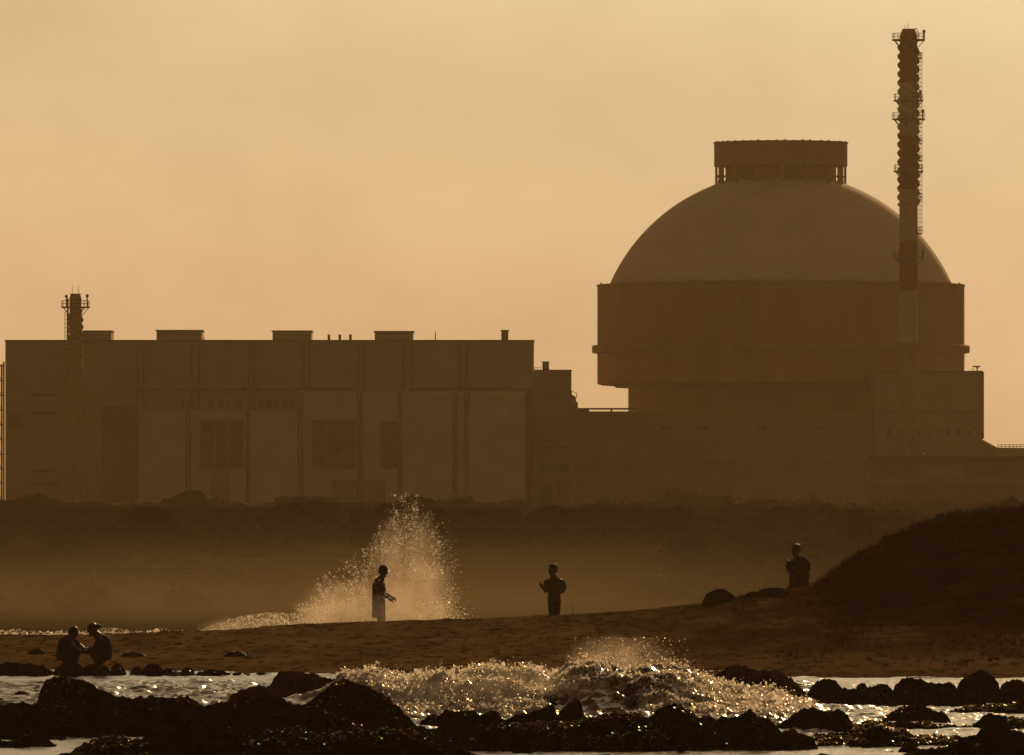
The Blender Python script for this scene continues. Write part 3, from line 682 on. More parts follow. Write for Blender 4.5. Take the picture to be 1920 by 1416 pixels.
drops('splash_spray', np.stack([xs_, ys_, zs_], -1), rs_, M['foam'], 'tall burst of glittering spray behind the beach ridge', 'spray', stretch=.4)
# mist inside the splash and over the wave
vm = softvol('spray_mist', .15, (1, .93, .84), .45); vg = softvol('crest_mist', .14, (1, .93, .84), .45, 6.0)
for px, py, hw, hh, d, dy in [(690, 1150, 130, 75, 312, 3.0), (790, 1120, 75, 85, 313, 3.0), (635, 1165, 100, 45, 308, 2.5), (765, 1060, 80, 110, 313, 2.4), (480, 1178, 120, 26, 317, 2.5), (700, 1168, 150, 60, 306.5, 2.2), (650, 1150, 110, 70, 311, 2.5), (810, 1160, 60, 40, 308, 2.0)]:
    mb = MB(); c = P(px, py, d); mb.ell((0, 0, 0), (hw * K * d, dy, hh * K * d), 28, 18); o = mb.build('spray_mist', vm, smooth=True); o.location = c
    tag(o, 'pale mist of fine drops in and around the tall splash', 'mist', 'mist round the tall splash', kind='stuff')
for px, py, hw, hh, d, dy in [(1105, 1252, 46, 28, 214.0, 1.6), (1160, 1235, 110, 50, 216, 2.0), (1250, 1262, 60, 28, 213.5, 1.6), (800, 1310, 95, 42, 209.5, 2.2), (900, 1300, 120, 50, 209.5, 2.4), (1000, 1290, 100, 48, 210, 2.4), (1090, 1310, 70, 40, 209, 1.6), (1300, 1300, 90, 38, 210, 2.0), (1400, 1322, 110, 32, 209.5, 2.2), (720, 1290, 60, 30, 210, 1.6)]:
    mb = MB(); c = P(px, py, d); mb.ell((0, 0, 0), (hw * K * d, dy, hh * K * d), 28, 18); o = mb.build('crest_mist', vg, smooth=True); o.location = c
    tag(o, 'soft grey mist hanging on the breaking wave crest', 'mist', 'mist on the wave crest', kind='stuff')

# ------------------------------------------------------------------ people
def skin_geo(chains, rad, extra_edges=(), sub=2):
    """grow one continuous surface round a skeleton: chains of joint names; first joint is the root"""
    names = []; idx = {}; E = []
    for ch in chains:
        for a in ch:
            if a not in idx: idx[a] = len(names); names.append(a)
        E += [(idx[a], idx[b]) for a, b in zip(ch[:-1], ch[1:])]
    return names, E
def grow(J, chains, rad, sub=2):
    names, E = skin_geo(chains, rad)
    me = bpy.data.meshes.new('body'); me.from_pydata([J[n] for n in names], E, [])
    o = bpy.data.objects.new('body', me); COL.objects.link(o)
    md = o.modifiers.new('s', 'SKIN'); md.use_smooth_shade = True; md.branch_smoothing = .3
    for i, n in enumerate(names):
        r = rad[n] if n in rad else .05
        me.skin_vertices[0].data[i].radius = (r, r); me.skin_vertices[0].data[i].use_root = (i == 0)
    sb = o.modifiers.new('u', 'SUBSURF'); sb.levels = sub; sb.render_levels = sub
    dg = bpy.context.evaluated_depsgraph_get(); ev = o.evaluated_get(dg); m2 = ev.to_mesh()
    vs = [tuple(v.co) for v in m2.vertices]; fs = [tuple(p.vertices) for p in m2.polygons]
    ev.to_mesh_clear(); bpy.data.objects.remove(o, do_unlink=True); bpy.data.meshes.remove(me)
    return vs, fs
def hand(mb, wrist, dirv, palmn, size=.17, curl=.6):
    """palm and five bent fingers; dirv along the hand, palmn out of the palm"""
    d = Vector(dirv).normalized(); n = Vector(palmn); n = (n - d * n.dot(d)).normalized(); s = d.cross(n).normalized(); w0 = Vector(wrist)
    c = w0 + d * size * .28
    vs = []; 
    mb.tube(w0 - d * .01, c, .027, .036, 10); mb.ell(c + d * size * .1, (.036, .036, .040), 10, 8)
    for i, (o, l) in enumerate(((-.028, .36), (-.010, .42), (.010, .40), (.027, .31))):
        p = c + s * o + d * size * .2; q = p; ang = 0
        for k_ in range(3):
            ang += curl * (.5 + .25 * k_); dd = d * math.cos(ang) + n * math.sin(ang); q2 = q + dd * size * l * (.45, .32, .23)[k_]
            mb.tube(q, q2, .0105 - .0015 * k_, .0095 - .0015 * k_, 7); q = q2
    p = c - s * .026 - d * size * .1; q = p + (-s * .7 + d * .6 + n * .3).normalized() * size * .22; mb.tube(p, q, .0125, .011, 7); mb.tube(q, q + (d * .8 + n * .5).normalized() * size * .17, .0105, .008, 7)
def head(mb, c, face, up=(0, 0, 1), s=1.0):
    """cranium, jaw, nose, lips, eye sockets and ears joined to the body mesh"""
    f = Vector(face).normalized(); u = Vector(up); u = (u - f * u.dot(f)).normalized(); r = f.cross(u); c = Vector(c)
    def e(off, rad):
        b = len(mb.v); mb.ell((0, 0, 0), (rad[0] * s, rad[1] * s, rad[2] * s), 14, 10)
        for i in range(b, len(mb.v)):
            v = mb.v[i]; p = c + r * (v[0] + off[0] * s) + f * (v[1] + off[1] * s) + u * (v[2] + off[2] * s); mb.v[i] = tuple(p)
    e((0, -.008, .03), (.075, .094, .088)); e((0, .025, -.05), (.055, .060, .062)); e((0, .075, -.085), (.024, .022, .02))
    e((0, .093, -.012), (.013, .020, .024)); e((0, .086, -.052), (.024, .010, .010))
    for q in (-1, 1): e((q * .031, .082, .015), (.014, .010, .008)); e((q * .077, -.01, -.005), (.010, .022, .032))
def hair(parent, c, face, label=None, s=1.0, bun=False, flat=False, bulk=1.0, up=(0, 0, 1)):
    f = Vector(face).normalized(); u = Vector(up); u = (u - f * u.dot(f)).normalized(); r = f.cross(u); c = Vector(c); mb = MB()
    def e(off, rad):
        b = len(mb.v); mb.ell((0, 0, 0), rad, 16, 12)
        for i in range(b, len(mb.v)):
            v = mb.v[i]; k_ = 1 + .05 * float(vnoise(v[0] * 40, v[1] * 40, v[2] * 40, 5))
            mb.v[i] = tuple(c + r * (v[0] * k_ + off[0]) + f * (v[1] * k_ + off[1]) + u * (v[2] * k_ + off[2]))
    e((0, -.022, .048), (.082 * bulk, .092 * bulk, .080 * bulk))
    if flat: e((0, -.004, .085), (.086, .098, .052))
    e((0, -.055, -.005), (.070 * bulk, .055 * bulk, .07 * bulk))
    if bun: e((0, -.135, .01), (.05, .052, .048)); e((0, -.10, .02), (.04, .04, .035))
    return mb.build('hair', M['hair'], parent, smooth=True)
U = 1.45                      # scene units per metre of a person
SEG = dict(pelvis=.15, waist=.14, chest=.165, collar=.10, neck=.080, skull=.066, shl=.078, shr=.078, ell_=.05, elr=.05, wrl=.036, wrr=.036,
           hpl=.115, hpr=.115, knl=.072, knr=.072, anl=.05, anr=.05, tol=.04, tor=.04)
CH = [['pelvis', 'waist', 'chest', 'collar', 'neck', 'skull'], ['chest', 'shl', 'ell_', 'wrl'], ['chest', 'shr', 'elr', 'wrr'], ['pelvis', 'hpl', 'knl', 'anl', 'tol'], ['pelvis', 'hpr', 'knr', 'anr', 'tor']]
def loft(mb, secs, n=16):
    """smooth shell through elliptic sections (centre, half-width vector, half-depth vector)"""
    # Catmull-Rom between the sections keeps the cloth rounded
    S = []
    for i in range(len(secs) - 1):
        a, b, c, d = secs[max(i - 1, 0)], secs[i], secs[i + 1], secs[min(i + 2, len(secs) - 1)]
        for k_ in range(3):
            t = k_ / 3.0
            S.append([(b[q] * 2 + (c[q] - a[q]) * t + (a[q] * 2 - b[q] * 5 + c[q] * 4 - d[q]) * t * t + (b[q] * 3 - a[q] - c[q] * 3 + d[q]) * t ** 3) * .5 for q in range(3)])
    S.append(list(secs[-1])); vs = []; fs = []
    for j, (c, wv, dv) in enumerate(S):
        for i in range(n):
            t = 2 * math.pi * i / n; k_ = 1 + .04 * float(vnoise(c.x * 9 + i * .8, c.y * 9, c.z * 7, 3))
            vs.append(c + wv * (math.cos(t) * k_) + dv * (math.sin(t) * k_))
    for j in range(len(S) - 1):
        for i in range(n): fs.append((j * n + i, j * n + (i + 1) % n, (j + 1) * n + (i + 1) % n, (j + 1) * n + i))
    fs += [tuple(range(n - 1, -1, -1)), tuple(range((len(S) - 1) * n, len(S) * n))]
    mb.add(vs, fs)
def limb(mb, pts, rs):
    secs = []
    for i, (p, r) in enumerate(zip(pts, rs)):
        d = (pts[min(i + 1, len(pts) - 1)] - pts[max(i - 1, 0)]).normalized(); u = d.orthogonal().normalized(); w_ = d.cross(u)
        if secs:                       # keep the section frame from twisting
            u = (secs[-1][1] - d * secs[-1][1].dot(d)).normalized(); w_ = d.cross(u)
        secs.append((p, u * r, w_ * r))
    loft(mb, secs, 12)
def person(label, cx, d, J, face, headc, hands, shirt, trouser, hairkw=None, side=(1, 0, 0), tw=1.0, td=1.0, leg=1.0, up=(0, 0, 1), hem=.12, hs=1.0):
    """J: joints as (photo column, photo row, metres away from the d plane)"""
    s = K * d; foot = min(d_ for d_ in (Z(v[1], d) for v in J.values()))
    loc = Vector((X(cx, d), d, foot)); root = thing('person', label, 'person', loc)
    def pt(v): return Vector((X(v[0], d), d + v[2] * U, Z(v[1], d))) - loc
    J = {k_: pt(v) for k_, v in J.items()}; rad = {k_: v * U for k_, v in SEG.items()}; hc = pt(headc)
    vs, fs = grow(J, CH, rad); mb = MB(); mb.add([tuple(Vector(v) + loc) for v in vs], fs)
    head(mb, hc + loc, face, up, U * 1.06 * hs)
    for w_, dv, pn, cu in hands:
        b0 = len(mb.v); hand(mb, (0, 0, 0), dv, pn, .17, cu)
        for i in range(b0, len(mb.v)): mb.v[i] = tuple(Vector(mb.v[i]) * (U * 1.1) + J[w_] + loc)
    mb.build('body', M['skin'], root, smooth=True)
    sd = Vector(side).normalized(); mb = MB()
    def sec(c, a, b_, tw_, td_):
        ax = (b_ - a).normalized(); w_ = (sd - ax * sd.dot(ax)).normalized(); dp = ax.cross(w_)
        return (c + loc, w_ * tw_ * U * tw, dp * td_ * U * td)
    sh = J['shl'].lerp(J['shr'], .5); hp = J['hpl'].lerp(J['hpr'], .5); dn_ = (hp - J['pelvis']).normalized()
    loft(mb, [sec(hp + dn_ * hem * U, J['pelvis'], hp, .185, .145), sec(J['pelvis'], J['pelvis'], hp, .180, .140), sec(J['waist'], J['waist'], J['pelvis'], .168, .130), sec(J['chest'], J['chest'], J['waist'], .190, .140),
              sec(sh.lerp(J['chest'], .25), sh, J['chest'], .205, .125), sec(J['collar'].lerp(sh, .4), J['collar'], sh, .150, .095), sec(J['collar'].lerp(J['neck'], .6), J['collar'], sh, .078, .075)], 18)
    for q, e_ in (('l', 'ell_'), ('r', 'elr')):
        limb(mb, [J['sh' + q] + loc, J['sh' + q].lerp(J[e_], .5) + loc, J['sh' + q].lerp(J[e_], .92) + loc], [.092 * U, .085 * U, .075 * U])
    mb.build('shirt', M[shirt], root, smooth=True)
    mb = MB()
    for q in 'lr':
        limb(mb, [J['pelvis'].lerp(J['hp' + q], .7) + loc, J['hp' + q].lerp(J['kn' + q], .35) + loc, J['kn' + q] + loc, J['kn' + q].lerp(J['an' + q], .5) + loc, J['kn' + q].lerp(J['an' + q], .92) + loc], [.125 * U * leg, .115 * U * leg, .088 * U * leg, .078 * U * leg, .072 * U * leg])
    mb.build('trousers', M[trouser], root, smooth=True)
    hk = dict(hairkw or {}); bulk = hk.pop('bulk', 1.0)
    hr = hair(root, hc / (U * 1.06 * hs), face, up=up, bulk=bulk, **hk)
    V = np.empty(len(hr.data.vertices) * 3, np.float32); hr.data.vertices.foreach_get('co', V); V = (V.reshape(-1, 3) + np.array(loc, np.float32)) * (U * 1.06 * hs)
    hr.data.vertices.foreach_set('co', V.ravel()); hr.data.update()
    return root
person('person standing upright on the beach ridge holding one forearm raised', 1038, 307.0,
       dict(pelvis=(1039, 1122, 0), waist=(1039, 1110, .01), chest=(1039, 1096, .01), collar=(1038, 1085, 0), neck=(1037, 1080, 0), skull=(1036.5, 1073, 0),
            shl=(1027, 1089, 0), ell_=(1024, 1110, -.04), wrl=(1017.5, 1101, -.2), shr=(1051, 1089, 0), elr=(1058, 1107, 0), wrr=(1046, 1113, .24),
            hpl=(1034, 1127, 0), knl=(1035, 1160, 0), anl=(1035, 1192, 0), tol=(1033, 1196, .14), hpr=(1044, 1127, 0), knr=(1044, 1160, 0), anr=(1043, 1192, 0), tor=(1044, 1196, .14)),
       (-1, .45, 0), (1036.5, 1068.5, 0), [('wrl', (-.6, -.2, .8), (1, 0, .3), 1.2), ('wrr', (-.8, .3, -.1), (0, 0, 1), .5)], 'shirt_a', 'trou', dict(flat=True, bulk=1.0), hem=.06, tw=.84, leg=.72)
person('person wading in front of the tall splash with head bowed', 712, 310.0,
       dict(pelvis=(710, 1126, 0), waist=(709, 1113, 0), chest=(710, 1098, 0), collar=(713, 1087, 0), neck=(716, 1083, 0), skull=(718, 1077, 0),
            shl=(711, 1092, .15), ell_=(719, 1111, .17), wrl=(733, 1119, .12), shr=(709, 1092, -.15), elr=(716, 1113, -.19), wrr=(729, 1122, -.12),
            hpl=(710, 1131, .09), knl=(714, 1162, .09), anl=(709, 1194, .09), tol=(720, 1198, .09), hpr=(710, 1131, -.09), knr=(716, 1162, -.09), anr=(713, 1194, -.09), tor=(724, 1198, -.09)),
       (1, -.1, -.35), (719, 1071.5, 0), [('wrl', (.8, 0, -.5), (0, -.3, -1), .4), ('wrr', (.8, .1, -.5), (0, .3, -1), .4)], 'shirt_c', 'trou', dict(bulk=1.15), side=(0, 1, 0), up=(.35, 0, 1), hem=.34, td=1.08)
person('person standing half hidden at the foot of the grassy dune', 1496, 307.0,
       dict(pelvis=(1496, 1088, 0), waist=(1496, 1076, .01), chest=(1497, 1060, .01), collar=(1495, 1047, 0), neck=(1493, 1043, 0), skull=(1492, 1037, 0),
            shl=(1483, 1052, 0), ell_=(1478, 1069, .03), wrl=(1487, 1082, -.18), shr=(1511, 1052, 0), elr=(1515, 1072, .03), wrr=(1514.5, 1088, -.02),
            hpl=(1489, 1093, 0), knl=(1485, 1124, 0), anl=(1484, 1156, .02), tol=(1482, 1160, -.12), hpr=(1503, 1093, 0), knr=(1505, 1124, 0), anr=(1506, 1156, .02), tor=(1508, 1160, -.12)),
       (-.8, -.6, 0), (1492, 1031.5, 0), [('wrl', (.5, -.3, -.8), (1, 0, 0), .5), ('wrr', (0, -.05, -1), (-1, 0, 0), .4)], 'shirt_b', 'trou', dict(flat=True, bulk=1.04), hem=.1, tw=1.16)
DQ = 254.5
person('person squatting at the water edge with rounded back, facing right', 133, DQ,
       dict(pelvis=(119, 1227, 0), waist=(119, 1216, 0), chest=(124, 1205, 0), collar=(131, 1197, 0), neck=(135, 1194, 0), skull=(138, 1189, 0),
            shl=(127, 1201, .15), ell_=(147, 1210, .22), wrl=(160, 1219, .10), shr=(125, 1203, -.15), elr=(141, 1222, -.22), wrr=(158, 1223, -.08),
            hpl=(120, 1231, .11), knl=(146, 1221, .17), anl=(131, 1249, .15), tol=(144, 1252, .16), hpr=(120, 1231, -.11), knr=(144, 1223, -.17), anr=(128, 1249, -.14), tor=(142, 1252, -.15)),
       (1, 0, -.55), (138, 1187, 0), [('wrl', (1, -.2, .1), (0, -.5, -1), .5), ('wrr', (1, .2, .1), (0, .5, -1), .5)], 'shirt_b', 'trou', dict(bulk=1.02), side=(0, 1, 0), up=(.55, 0, 1), td=1.05, leg=1.15, hem=.05, hs=.92)
person('person squatting at the water edge with hair in a bun, facing left', 186, DQ - .1,
       dict(pelvis=(197, 1227, 0), waist=(199, 1215, 0), chest=(193, 1202, 0), collar=(184, 1193, 0), neck=(180, 1189, 0), skull=(175, 1184, 0),
            shl=(189, 1199, .15), ell_=(180, 1215, .22), wrl=(163, 1218, .1), shr=(189, 1200, -.15), elr=(182, 1220, -.22), wrr=(165, 1222, -.08),
            hpl=(196, 1231, .1), knl=(172, 1220, .16), anl=(189, 1247, .13), tol=(177, 1250, .14), hpr=(196, 1231, -.1), knr=(174, 1222, -.16), anr=(191, 1248, -.13), tor=(179, 1250, -.14)),
       (-1, 0, -.4), (172.5, 1180.5, 0), [('wrl', (-1, -.2, .1), (0, -.5, -1), .5), ('wrr', (-1, .2, .1), (0, .5, -1), .5)], 'shirt_c', 'cloth', dict(bun=True, bulk=1.04), side=(0, 1, 0), up=(-.4, 0, 1), td=.98, leg=1.15, hem=.05, hs=.92)
# ------------------------------------------------------------------ the power plant
GZ = 2.2
def BX(mb, x0, x1, y0, y1, d, depth, dd=0.0):     # box from pixel bounds at distance d (y0 = top row, y1 = bottom row)
    zb = Z(y1, d) if y1 is not None else GZ - .5
    return mb.box(X(x0, d), X(x1, d), d + dd, d + dd + depth, zb, Z(y0, d))
# --- turbine hall
D = 1400.0
hall = thing('turbine_hall', 'huge flat roofed turbine hall with big gridded windows and roof sheds', 'industrial hall', (X(505, D), D + 20, GZ))
mb = MB(); BX(mb, 10, 1001, 640, None, D, 44); mb.build('wall', M['hall'], hall)
mb = MB()
BX(mb, 9, 1002, 637.5, 640.2, D, .5, -.3); BX(mb, 9, 1002, 637.5, 640.2, D, .5, 43.8)
mb.box(X(9, D), X(9, D) + .5, D + .2, D + 43.8, Z(640.2, D), Z(637.5, D)); mb.box(X(1002, D) - .5, X(1002, D), D + .2, D + 43.8, Z(640.2, D), Z(637.5, D))
mb.build('parapet', M['trim'], hall)
mb = MB(); BX(mb, 252, 557, 771, None, D, 1.2, -1.2); BX(mb, 557, 985, 734, None, D, 1.2, -1.2); mb.build('lower_facade', M['hall_low'], hall)
mb = MB(); BX(mb, 985, 1001, 727, None, D, .4, -.4); mb.build('corner_panel', M['trim'], hall)
for a in (258, 270, 360, 373, 468, 477, 567, 580, 672, 683, 757, 771, 862, 876):
    mb = MB(); BX(mb, a - 1.6, a + 1.6, 644, 770 if a < 557 else 733.5, D, .35, -.35); mb.build('pilaster', M['pipe'], hall)
for a in (252, 258, 350, 357, 464, 468, 560, 567, 672, 678, 748, 752, 850, 856, 872, 878):
    mb = MB(); BX(mb, a - 1.4, a + 1.4, 772 if a < 557 else 736, None, D, .3, -1.5); mb.build('rain_pipe', M['pipe'], hall)
mb = MB(); BX(mb, 256, 660, 727, 733, D, .2, -.2); mb.build('band', M['trim'], hall)
mb = MB(); BX(mb, 765, 985, 727, 733, D, .2, -.2); mb.build('band', M['trim'], hall)
def window(parent, x0, x1, y0, y1, d, nx, ny, dd):
    fr = MB(); s = d * K; w_ = .14
    BX(fr, x0, x1, y0, y0 + 1.6, d, .25, dd - .25); BX(fr, x0, x1, y1 - 1.6, y1, d, .25, dd - .25)
    BX(fr, x0, x0 + 1.6, y0 + 1.6, y1 - 1.6, d, .25, dd - .25); BX(fr, x1 - 1.6, x1, y0 + 1.6, y1 - 1.6, d, .25, dd - .25)
    for i in range(1, nx):
        c = x0 + (x1 - x0) * i / nx; BX(fr, c - 1.3, c + 1.3, y0 + 1.6, y1 - 1.6, d, .2, dd - .2)
    for j in range(1, ny):
        c = y0 + (y1 - y0) * j / ny; BX(fr, x0 + 1.6, x1 - 1.6, c - 1.1, c + 1.1, d, .15, dd - .15)
    f = fr.build('window', M['frame'], parent)
    g = MB(); BX(g, x0 + .5, x1 - .5, y0 + .5, y1 - .5, d, .06, dd - .06)
    me = g.build('pane', M['glass'], None); me.parent = f
    o0 = Vector(parent.location)
    V = np.empty(len(me.data.vertices) * 3, np.float32); me.data.vertices.foreach_get('co', V); V = V.reshape(-1, 3) - np.array(o0, np.float32)
    me.data.vertices.foreach_set('co', V.ravel()); me.data.update()
    return f
for x0, x1, y0, y1, nx, ny in [(376, 457, 786, 879, 3, 3), (585, 668, 786, 879, 3, 3), (713, 748, 790, 879, 1, 3)]: window(hall, x0, x1, y0, y1, D, nx, ny, -1.2)
for x0, x1 in [(268, 290), (306, 354), (380, 452), (490, 555)]: window(hall, x0, x1, 727, 733, D, max(2, int((x1 - x0) / 12)), 1, -.25)
for x0, x1 in [(268, 278), (340, 352), (388, 456), (482, 556)]: window(hall, x0, x1, 748, 766, D, max(2, int((x1 - x0) / 14)), 1, -.05)
mb = MB(); BX(mb, 190, 250, 760, 796, D, .3, -.3); mb.build('louvre', M['glass'], hall)
mb = MB(); BX(mb, 192, 249, 797, None, D, .22, -.22); mb.build('shutter_door', M['block2'], hall)
mb = MB(); BX(mb, 622, 722, 900, None, D, .3, -1.5); mb.build('shutter_door', M['block2'], hall)
mb = MB(); BX(mb, 396, 430, 884, None, D, .25, -1.45); mb.build('door', M['block'], hall)
for yy in (738, 772, 880, 905):
    mb = MB(); BX(mb, 62, 108, yy, yy + 5, D, .2, -.2); mb.build('vent_strip', M['glass'], hall)
mb = MB(); BX(mb, 16, 40, 775, 800, D, .2, -.2); mb.build('louvre', M['glass'], hall)
for x0, x1, t in [(150, 207, 619), (292, 377, 618), (510, 583, 619), (702, 774, 620)]:
    mb = MB(); BX(mb, x0, x1, t + 1.8, 638.5, D, 9, 3); sh = mb.build('roof_shed', M['hall'], hall)
    mb = MB(); BX(mb, x0 - 2, x1 + 2, t, t + 1.8, D, 9.6, 2.7); c = mb.build('roof', M['trim'], None)
    c.parent = sh
    V = np.empty(len(c.data.vertices) * 3, np.float32); c.data.vertices.foreach_get('co', V); V = V.reshape(-1, 3) - np.array(hall.location, np.float32); c.data.vertices.foreach_set('co', V.ravel()); c.data.update()
for a in (615.5, 636, 656):
    mb = MB(); mb.lathe([(.2, Z(639, D)), (.2, Z(627.6, D)), (.26, Z(627.4, D)), (.26, Z(626.4, D))], X(a, D), D + 5, 10); mb.build('roof_vent', M['steel'], hall)
mb = MB(); mb.lathe([(.52, Z(639, D)), (.55, Z(620, D)), (.66, Z(619.6, D)), (.66, Z(617.5, D))], X(946.5, D), D + 6, 14); mb.build('flue', M['steel'], hall)
for a, t in ((816, 621), (381, 631)):
    mb = MB(); mb.tube((X(a, D), D + 4, Z(639, D)), (X(a, D), D + 4, Z(t, D)), .09, .05, 6); mb.build('antenna', M['steel'], hall)

# --- annex and stair step beside it
D2 = 1408.0
ax = thing('annex_building', 'narrow flat roofed annex tower stepped down at the hall end', 'building', (X(1040, D2), D2 + 10, GZ))
mb = MB(); BX(mb, 1001.5, 1071.5, 695, None, D2, 26); mb.build('wall', M['block'], ax)
mb = MB(); BX(mb, 1001.5, 1072.3, 693.4, 695, D2, .5, -.2); mb.build('parapet', M['trim'], ax)
mb = MB(); mb.prism([(X(1071.5, D2), GZ), (X(1084, D2), GZ), (X(1084, D2), Z(766, D2)), (X(1083.6, D2), Z(755, D2)), (X(1080.5, D2), Z(752, D2)), (X(1079.5, D2), Z(744, D2)), (X(1071.5, D2), Z(739, D2))], D2 + 2, D2 + 16); mb.build('stair_housing', M['conc'], ax)
mb = MB(); mb.lathe([(.52, Z(696, D2)), (.5, Z(679, D2)), (.6, Z(678.6, D2)), (.6, Z(677, D2))], X(1023.5, D2), D2 + 5, 14); mb.build('flue', M['steel'], ax)
def rail(name, pts, h, m, parent, r=.05, n=3, bars=2):
    mb = MB()
    for a, b in zip(pts[:-1], pts[1:]):
        a, b = Vector(a), Vector(b)
        for j in range(1, bars + 1): mb.tube(a + Vector((0, 0, h * j / bars)), b + Vector((0, 0, h * j / bars)), r * .8, n=5)
        for i in range(n + 1):
            q = a.lerp(b, i / n); mb.tube(q, q + Vector((0, 0, h)), r, n=5)
    return mb.build(name, m, parent)
rail('railing', [(X(1002.5, D2), D2 + .6, Z(694, D2)), (X(1014, D2), D2 + .6, Z(694, D2))], .4, M['steel'], ax, .04, 2, 1)
rail('railing', [(X(1072, D2), D2 + 3, Z(742, D2)), (X(1081, D2), D2 + 3, Z(746, D2))], .75, M['steel'], ax, .05, 1, 1)
for x0, x1, y0, y1 in [(1014, 1068, 872, 884), (1014, 1036, 905, 950), (1044, 1069, 905, 950)]:
    mb = MB(); BX(mb, x0, x1, y0, y1, D2, .2, -.2); mb.build('window', M['glass'], ax)
mb = MB(); BX(mb, 1010, 1066, 838, 842, D2, .2, -.2); mb.build('band', M['trim'], ax)

# --- low block joining the annex and the reactor
D3 = 1415.0
lb = thing('service_block', 'long blank service block under a thin raised roof slab left of the reactor', 'building', (X(1350, D3), D3 + 10, GZ))
mb = MB(); BX(mb, 1084.5, 1638, 771.5, None, D3, 18); mb.build('wall', M['block'], lb)
mb = MB(); BX(mb, 1084.5, 1197, 764.8, 767.2, D3, 8, 2); mb.build('roof_slab', M['trim'], lb)
mb = MB()
for a in (1085.5, 1103, 1147, 1196): mb.box(X(a, D3) - .14, X(a, D3) + .14, D3 + 3, D3 + 3.4, Z(771.4, D3), Z(767.3, D3))
mb.box(X(1085, D3), X(1105, D3), D3 + 4, D3 + 8, Z(771.4, D3), Z(767.3, D3)); mb.build('roof_upstand', M['trim'], lb)
for a in (1180, 1240, 1310, 1420, 1530):
    mb = MB(); BX(mb, a, a + 16, 798, 806, D3, .15, -.15); mb.build('window', M['glass'], lb)
mb = MB(); BX(mb, 1086, 1636, 868, 871, D3, .15, -.15); mb.build('band', M['block2'], lb)

# --- reactor building
D4 = 1460.0; s4 = K * D4; CX = X(1464, D4)
rx = thing('reactor_building', 'massive round reactor building with shallow dome and ring shaped cap', 'reactor', (CX, D4, GZ))
R = 344 * s4
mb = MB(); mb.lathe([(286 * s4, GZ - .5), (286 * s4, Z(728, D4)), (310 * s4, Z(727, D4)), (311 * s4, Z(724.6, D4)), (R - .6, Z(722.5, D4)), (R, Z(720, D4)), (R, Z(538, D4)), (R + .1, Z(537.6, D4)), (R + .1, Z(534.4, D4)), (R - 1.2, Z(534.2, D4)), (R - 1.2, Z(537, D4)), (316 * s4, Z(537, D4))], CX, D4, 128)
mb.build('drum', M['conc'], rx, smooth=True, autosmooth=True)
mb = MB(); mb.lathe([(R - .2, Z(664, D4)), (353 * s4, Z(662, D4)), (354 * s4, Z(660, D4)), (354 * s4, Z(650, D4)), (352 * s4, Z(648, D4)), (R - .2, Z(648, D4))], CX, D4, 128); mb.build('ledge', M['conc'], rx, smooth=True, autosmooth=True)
prof = []
for i in range(26):
    py = 536 + (323.0 - 536) * i / 25; hw = math.sqrt(max(0, 350.5 ** 2 - (674 - py) ** 2)) if py > 324 else 0.5
    prof.append((hw * s4, Z(py, D4)))
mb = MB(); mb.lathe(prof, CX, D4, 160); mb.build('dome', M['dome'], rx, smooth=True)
rc = 125 * s4
mb = MB(); mb.lathe([(rc, Z(312.5, D4)), (rc, Z(270.5, D4)), (rc + .12, Z(270, D4)), (rc + .12, Z(267.6, D4)), (rc - .5, Z(267.4, D4)), (rc - .5, Z(312.5, D4))], CX, D4, 128, close=True)
for i in range(44):
    t = 2 * math.pi * (i + random.random() * .6) / 44; x, y = CX + (rc - .2) * math.cos(t), D4 + (rc - .2) * math.sin(t); hh = random.uniform(.04, .13)
    mb.box(x - .18, x + .18, y - .18, y + .18, Z(267.5, D4), Z(267.4, D4) + hh)
cap = mb.build('cap_ring', M['conc'], rx, smooth=True, autosmooth=True)
mb = MB(); mb.lathe([(104 * s4, Z(352, D4)), (104 * s4, Z(300, D4)), (101 * s4, Z(299, D4))], CX, D4, 96); mb.build('inner_cylinder', M['conc'], rx, smooth=True, autosmooth=True)
mb = MB(); mb.lathe([(rc - .5, Z(312.6, D4)), (rc - .5, Z(309, D4)), (104 * s4, Z(309, D4)), (104 * s4, Z(312.6, D4))], CX, D4, 96, close=True); mb.build('cap_floor', M['trim'], rx)
for i in range(16):
    t = 2 * math.pi * i / 16
    mb = MB(); x, y = CX + (rc - .35) * math.cos(t), D4 + (rc - .35) * math.sin(t)
    mb.lathe([(.36 if i % 8 else .2, Z(352, D4)), (.36 if i % 8 else .2, Z(312.6, D4))], x, y, 8); mb.build('cap_column', M['conc'], rx)
for sx_ in (-1, 1):
    mb = MB(); x = CX + sx_ * 112 * s4
    mb.lathe([(.5, Z(350, D4)), (.5, Z(337, D4)), (.3, Z(336.5, D4))], x, D4, 10); mb.ell((x, D4, Z(331, D4)), (.7, .7, .3), 12, 8); mb.tube((x, D4, Z(337, D4)), (x, D4, Z(331, D4)), .15, n=6); mb.build('roof_vent', M['steel'], rx)
for a, y_, d_ in [(1127, 534, 0), (1799, 534, 0)]:
    mb = MB(); x = X(a, D4); mb.tube((x, D4, Z(535, D4)), (x, D4, Z(531.5, D4)), .09, n=6); mb.ell((x, D4, Z(531.2, D4)), (.16, .16, .12), 8, 6); mb.build('edge_lamp', M['lamp'], rx)
a = (1768, 509); mb = MB(); mb.tube(P(1766, 512, D4), P(1770, 505, D4), .2, n=6); mb.build('dome_hatch', M['trim'], rx)

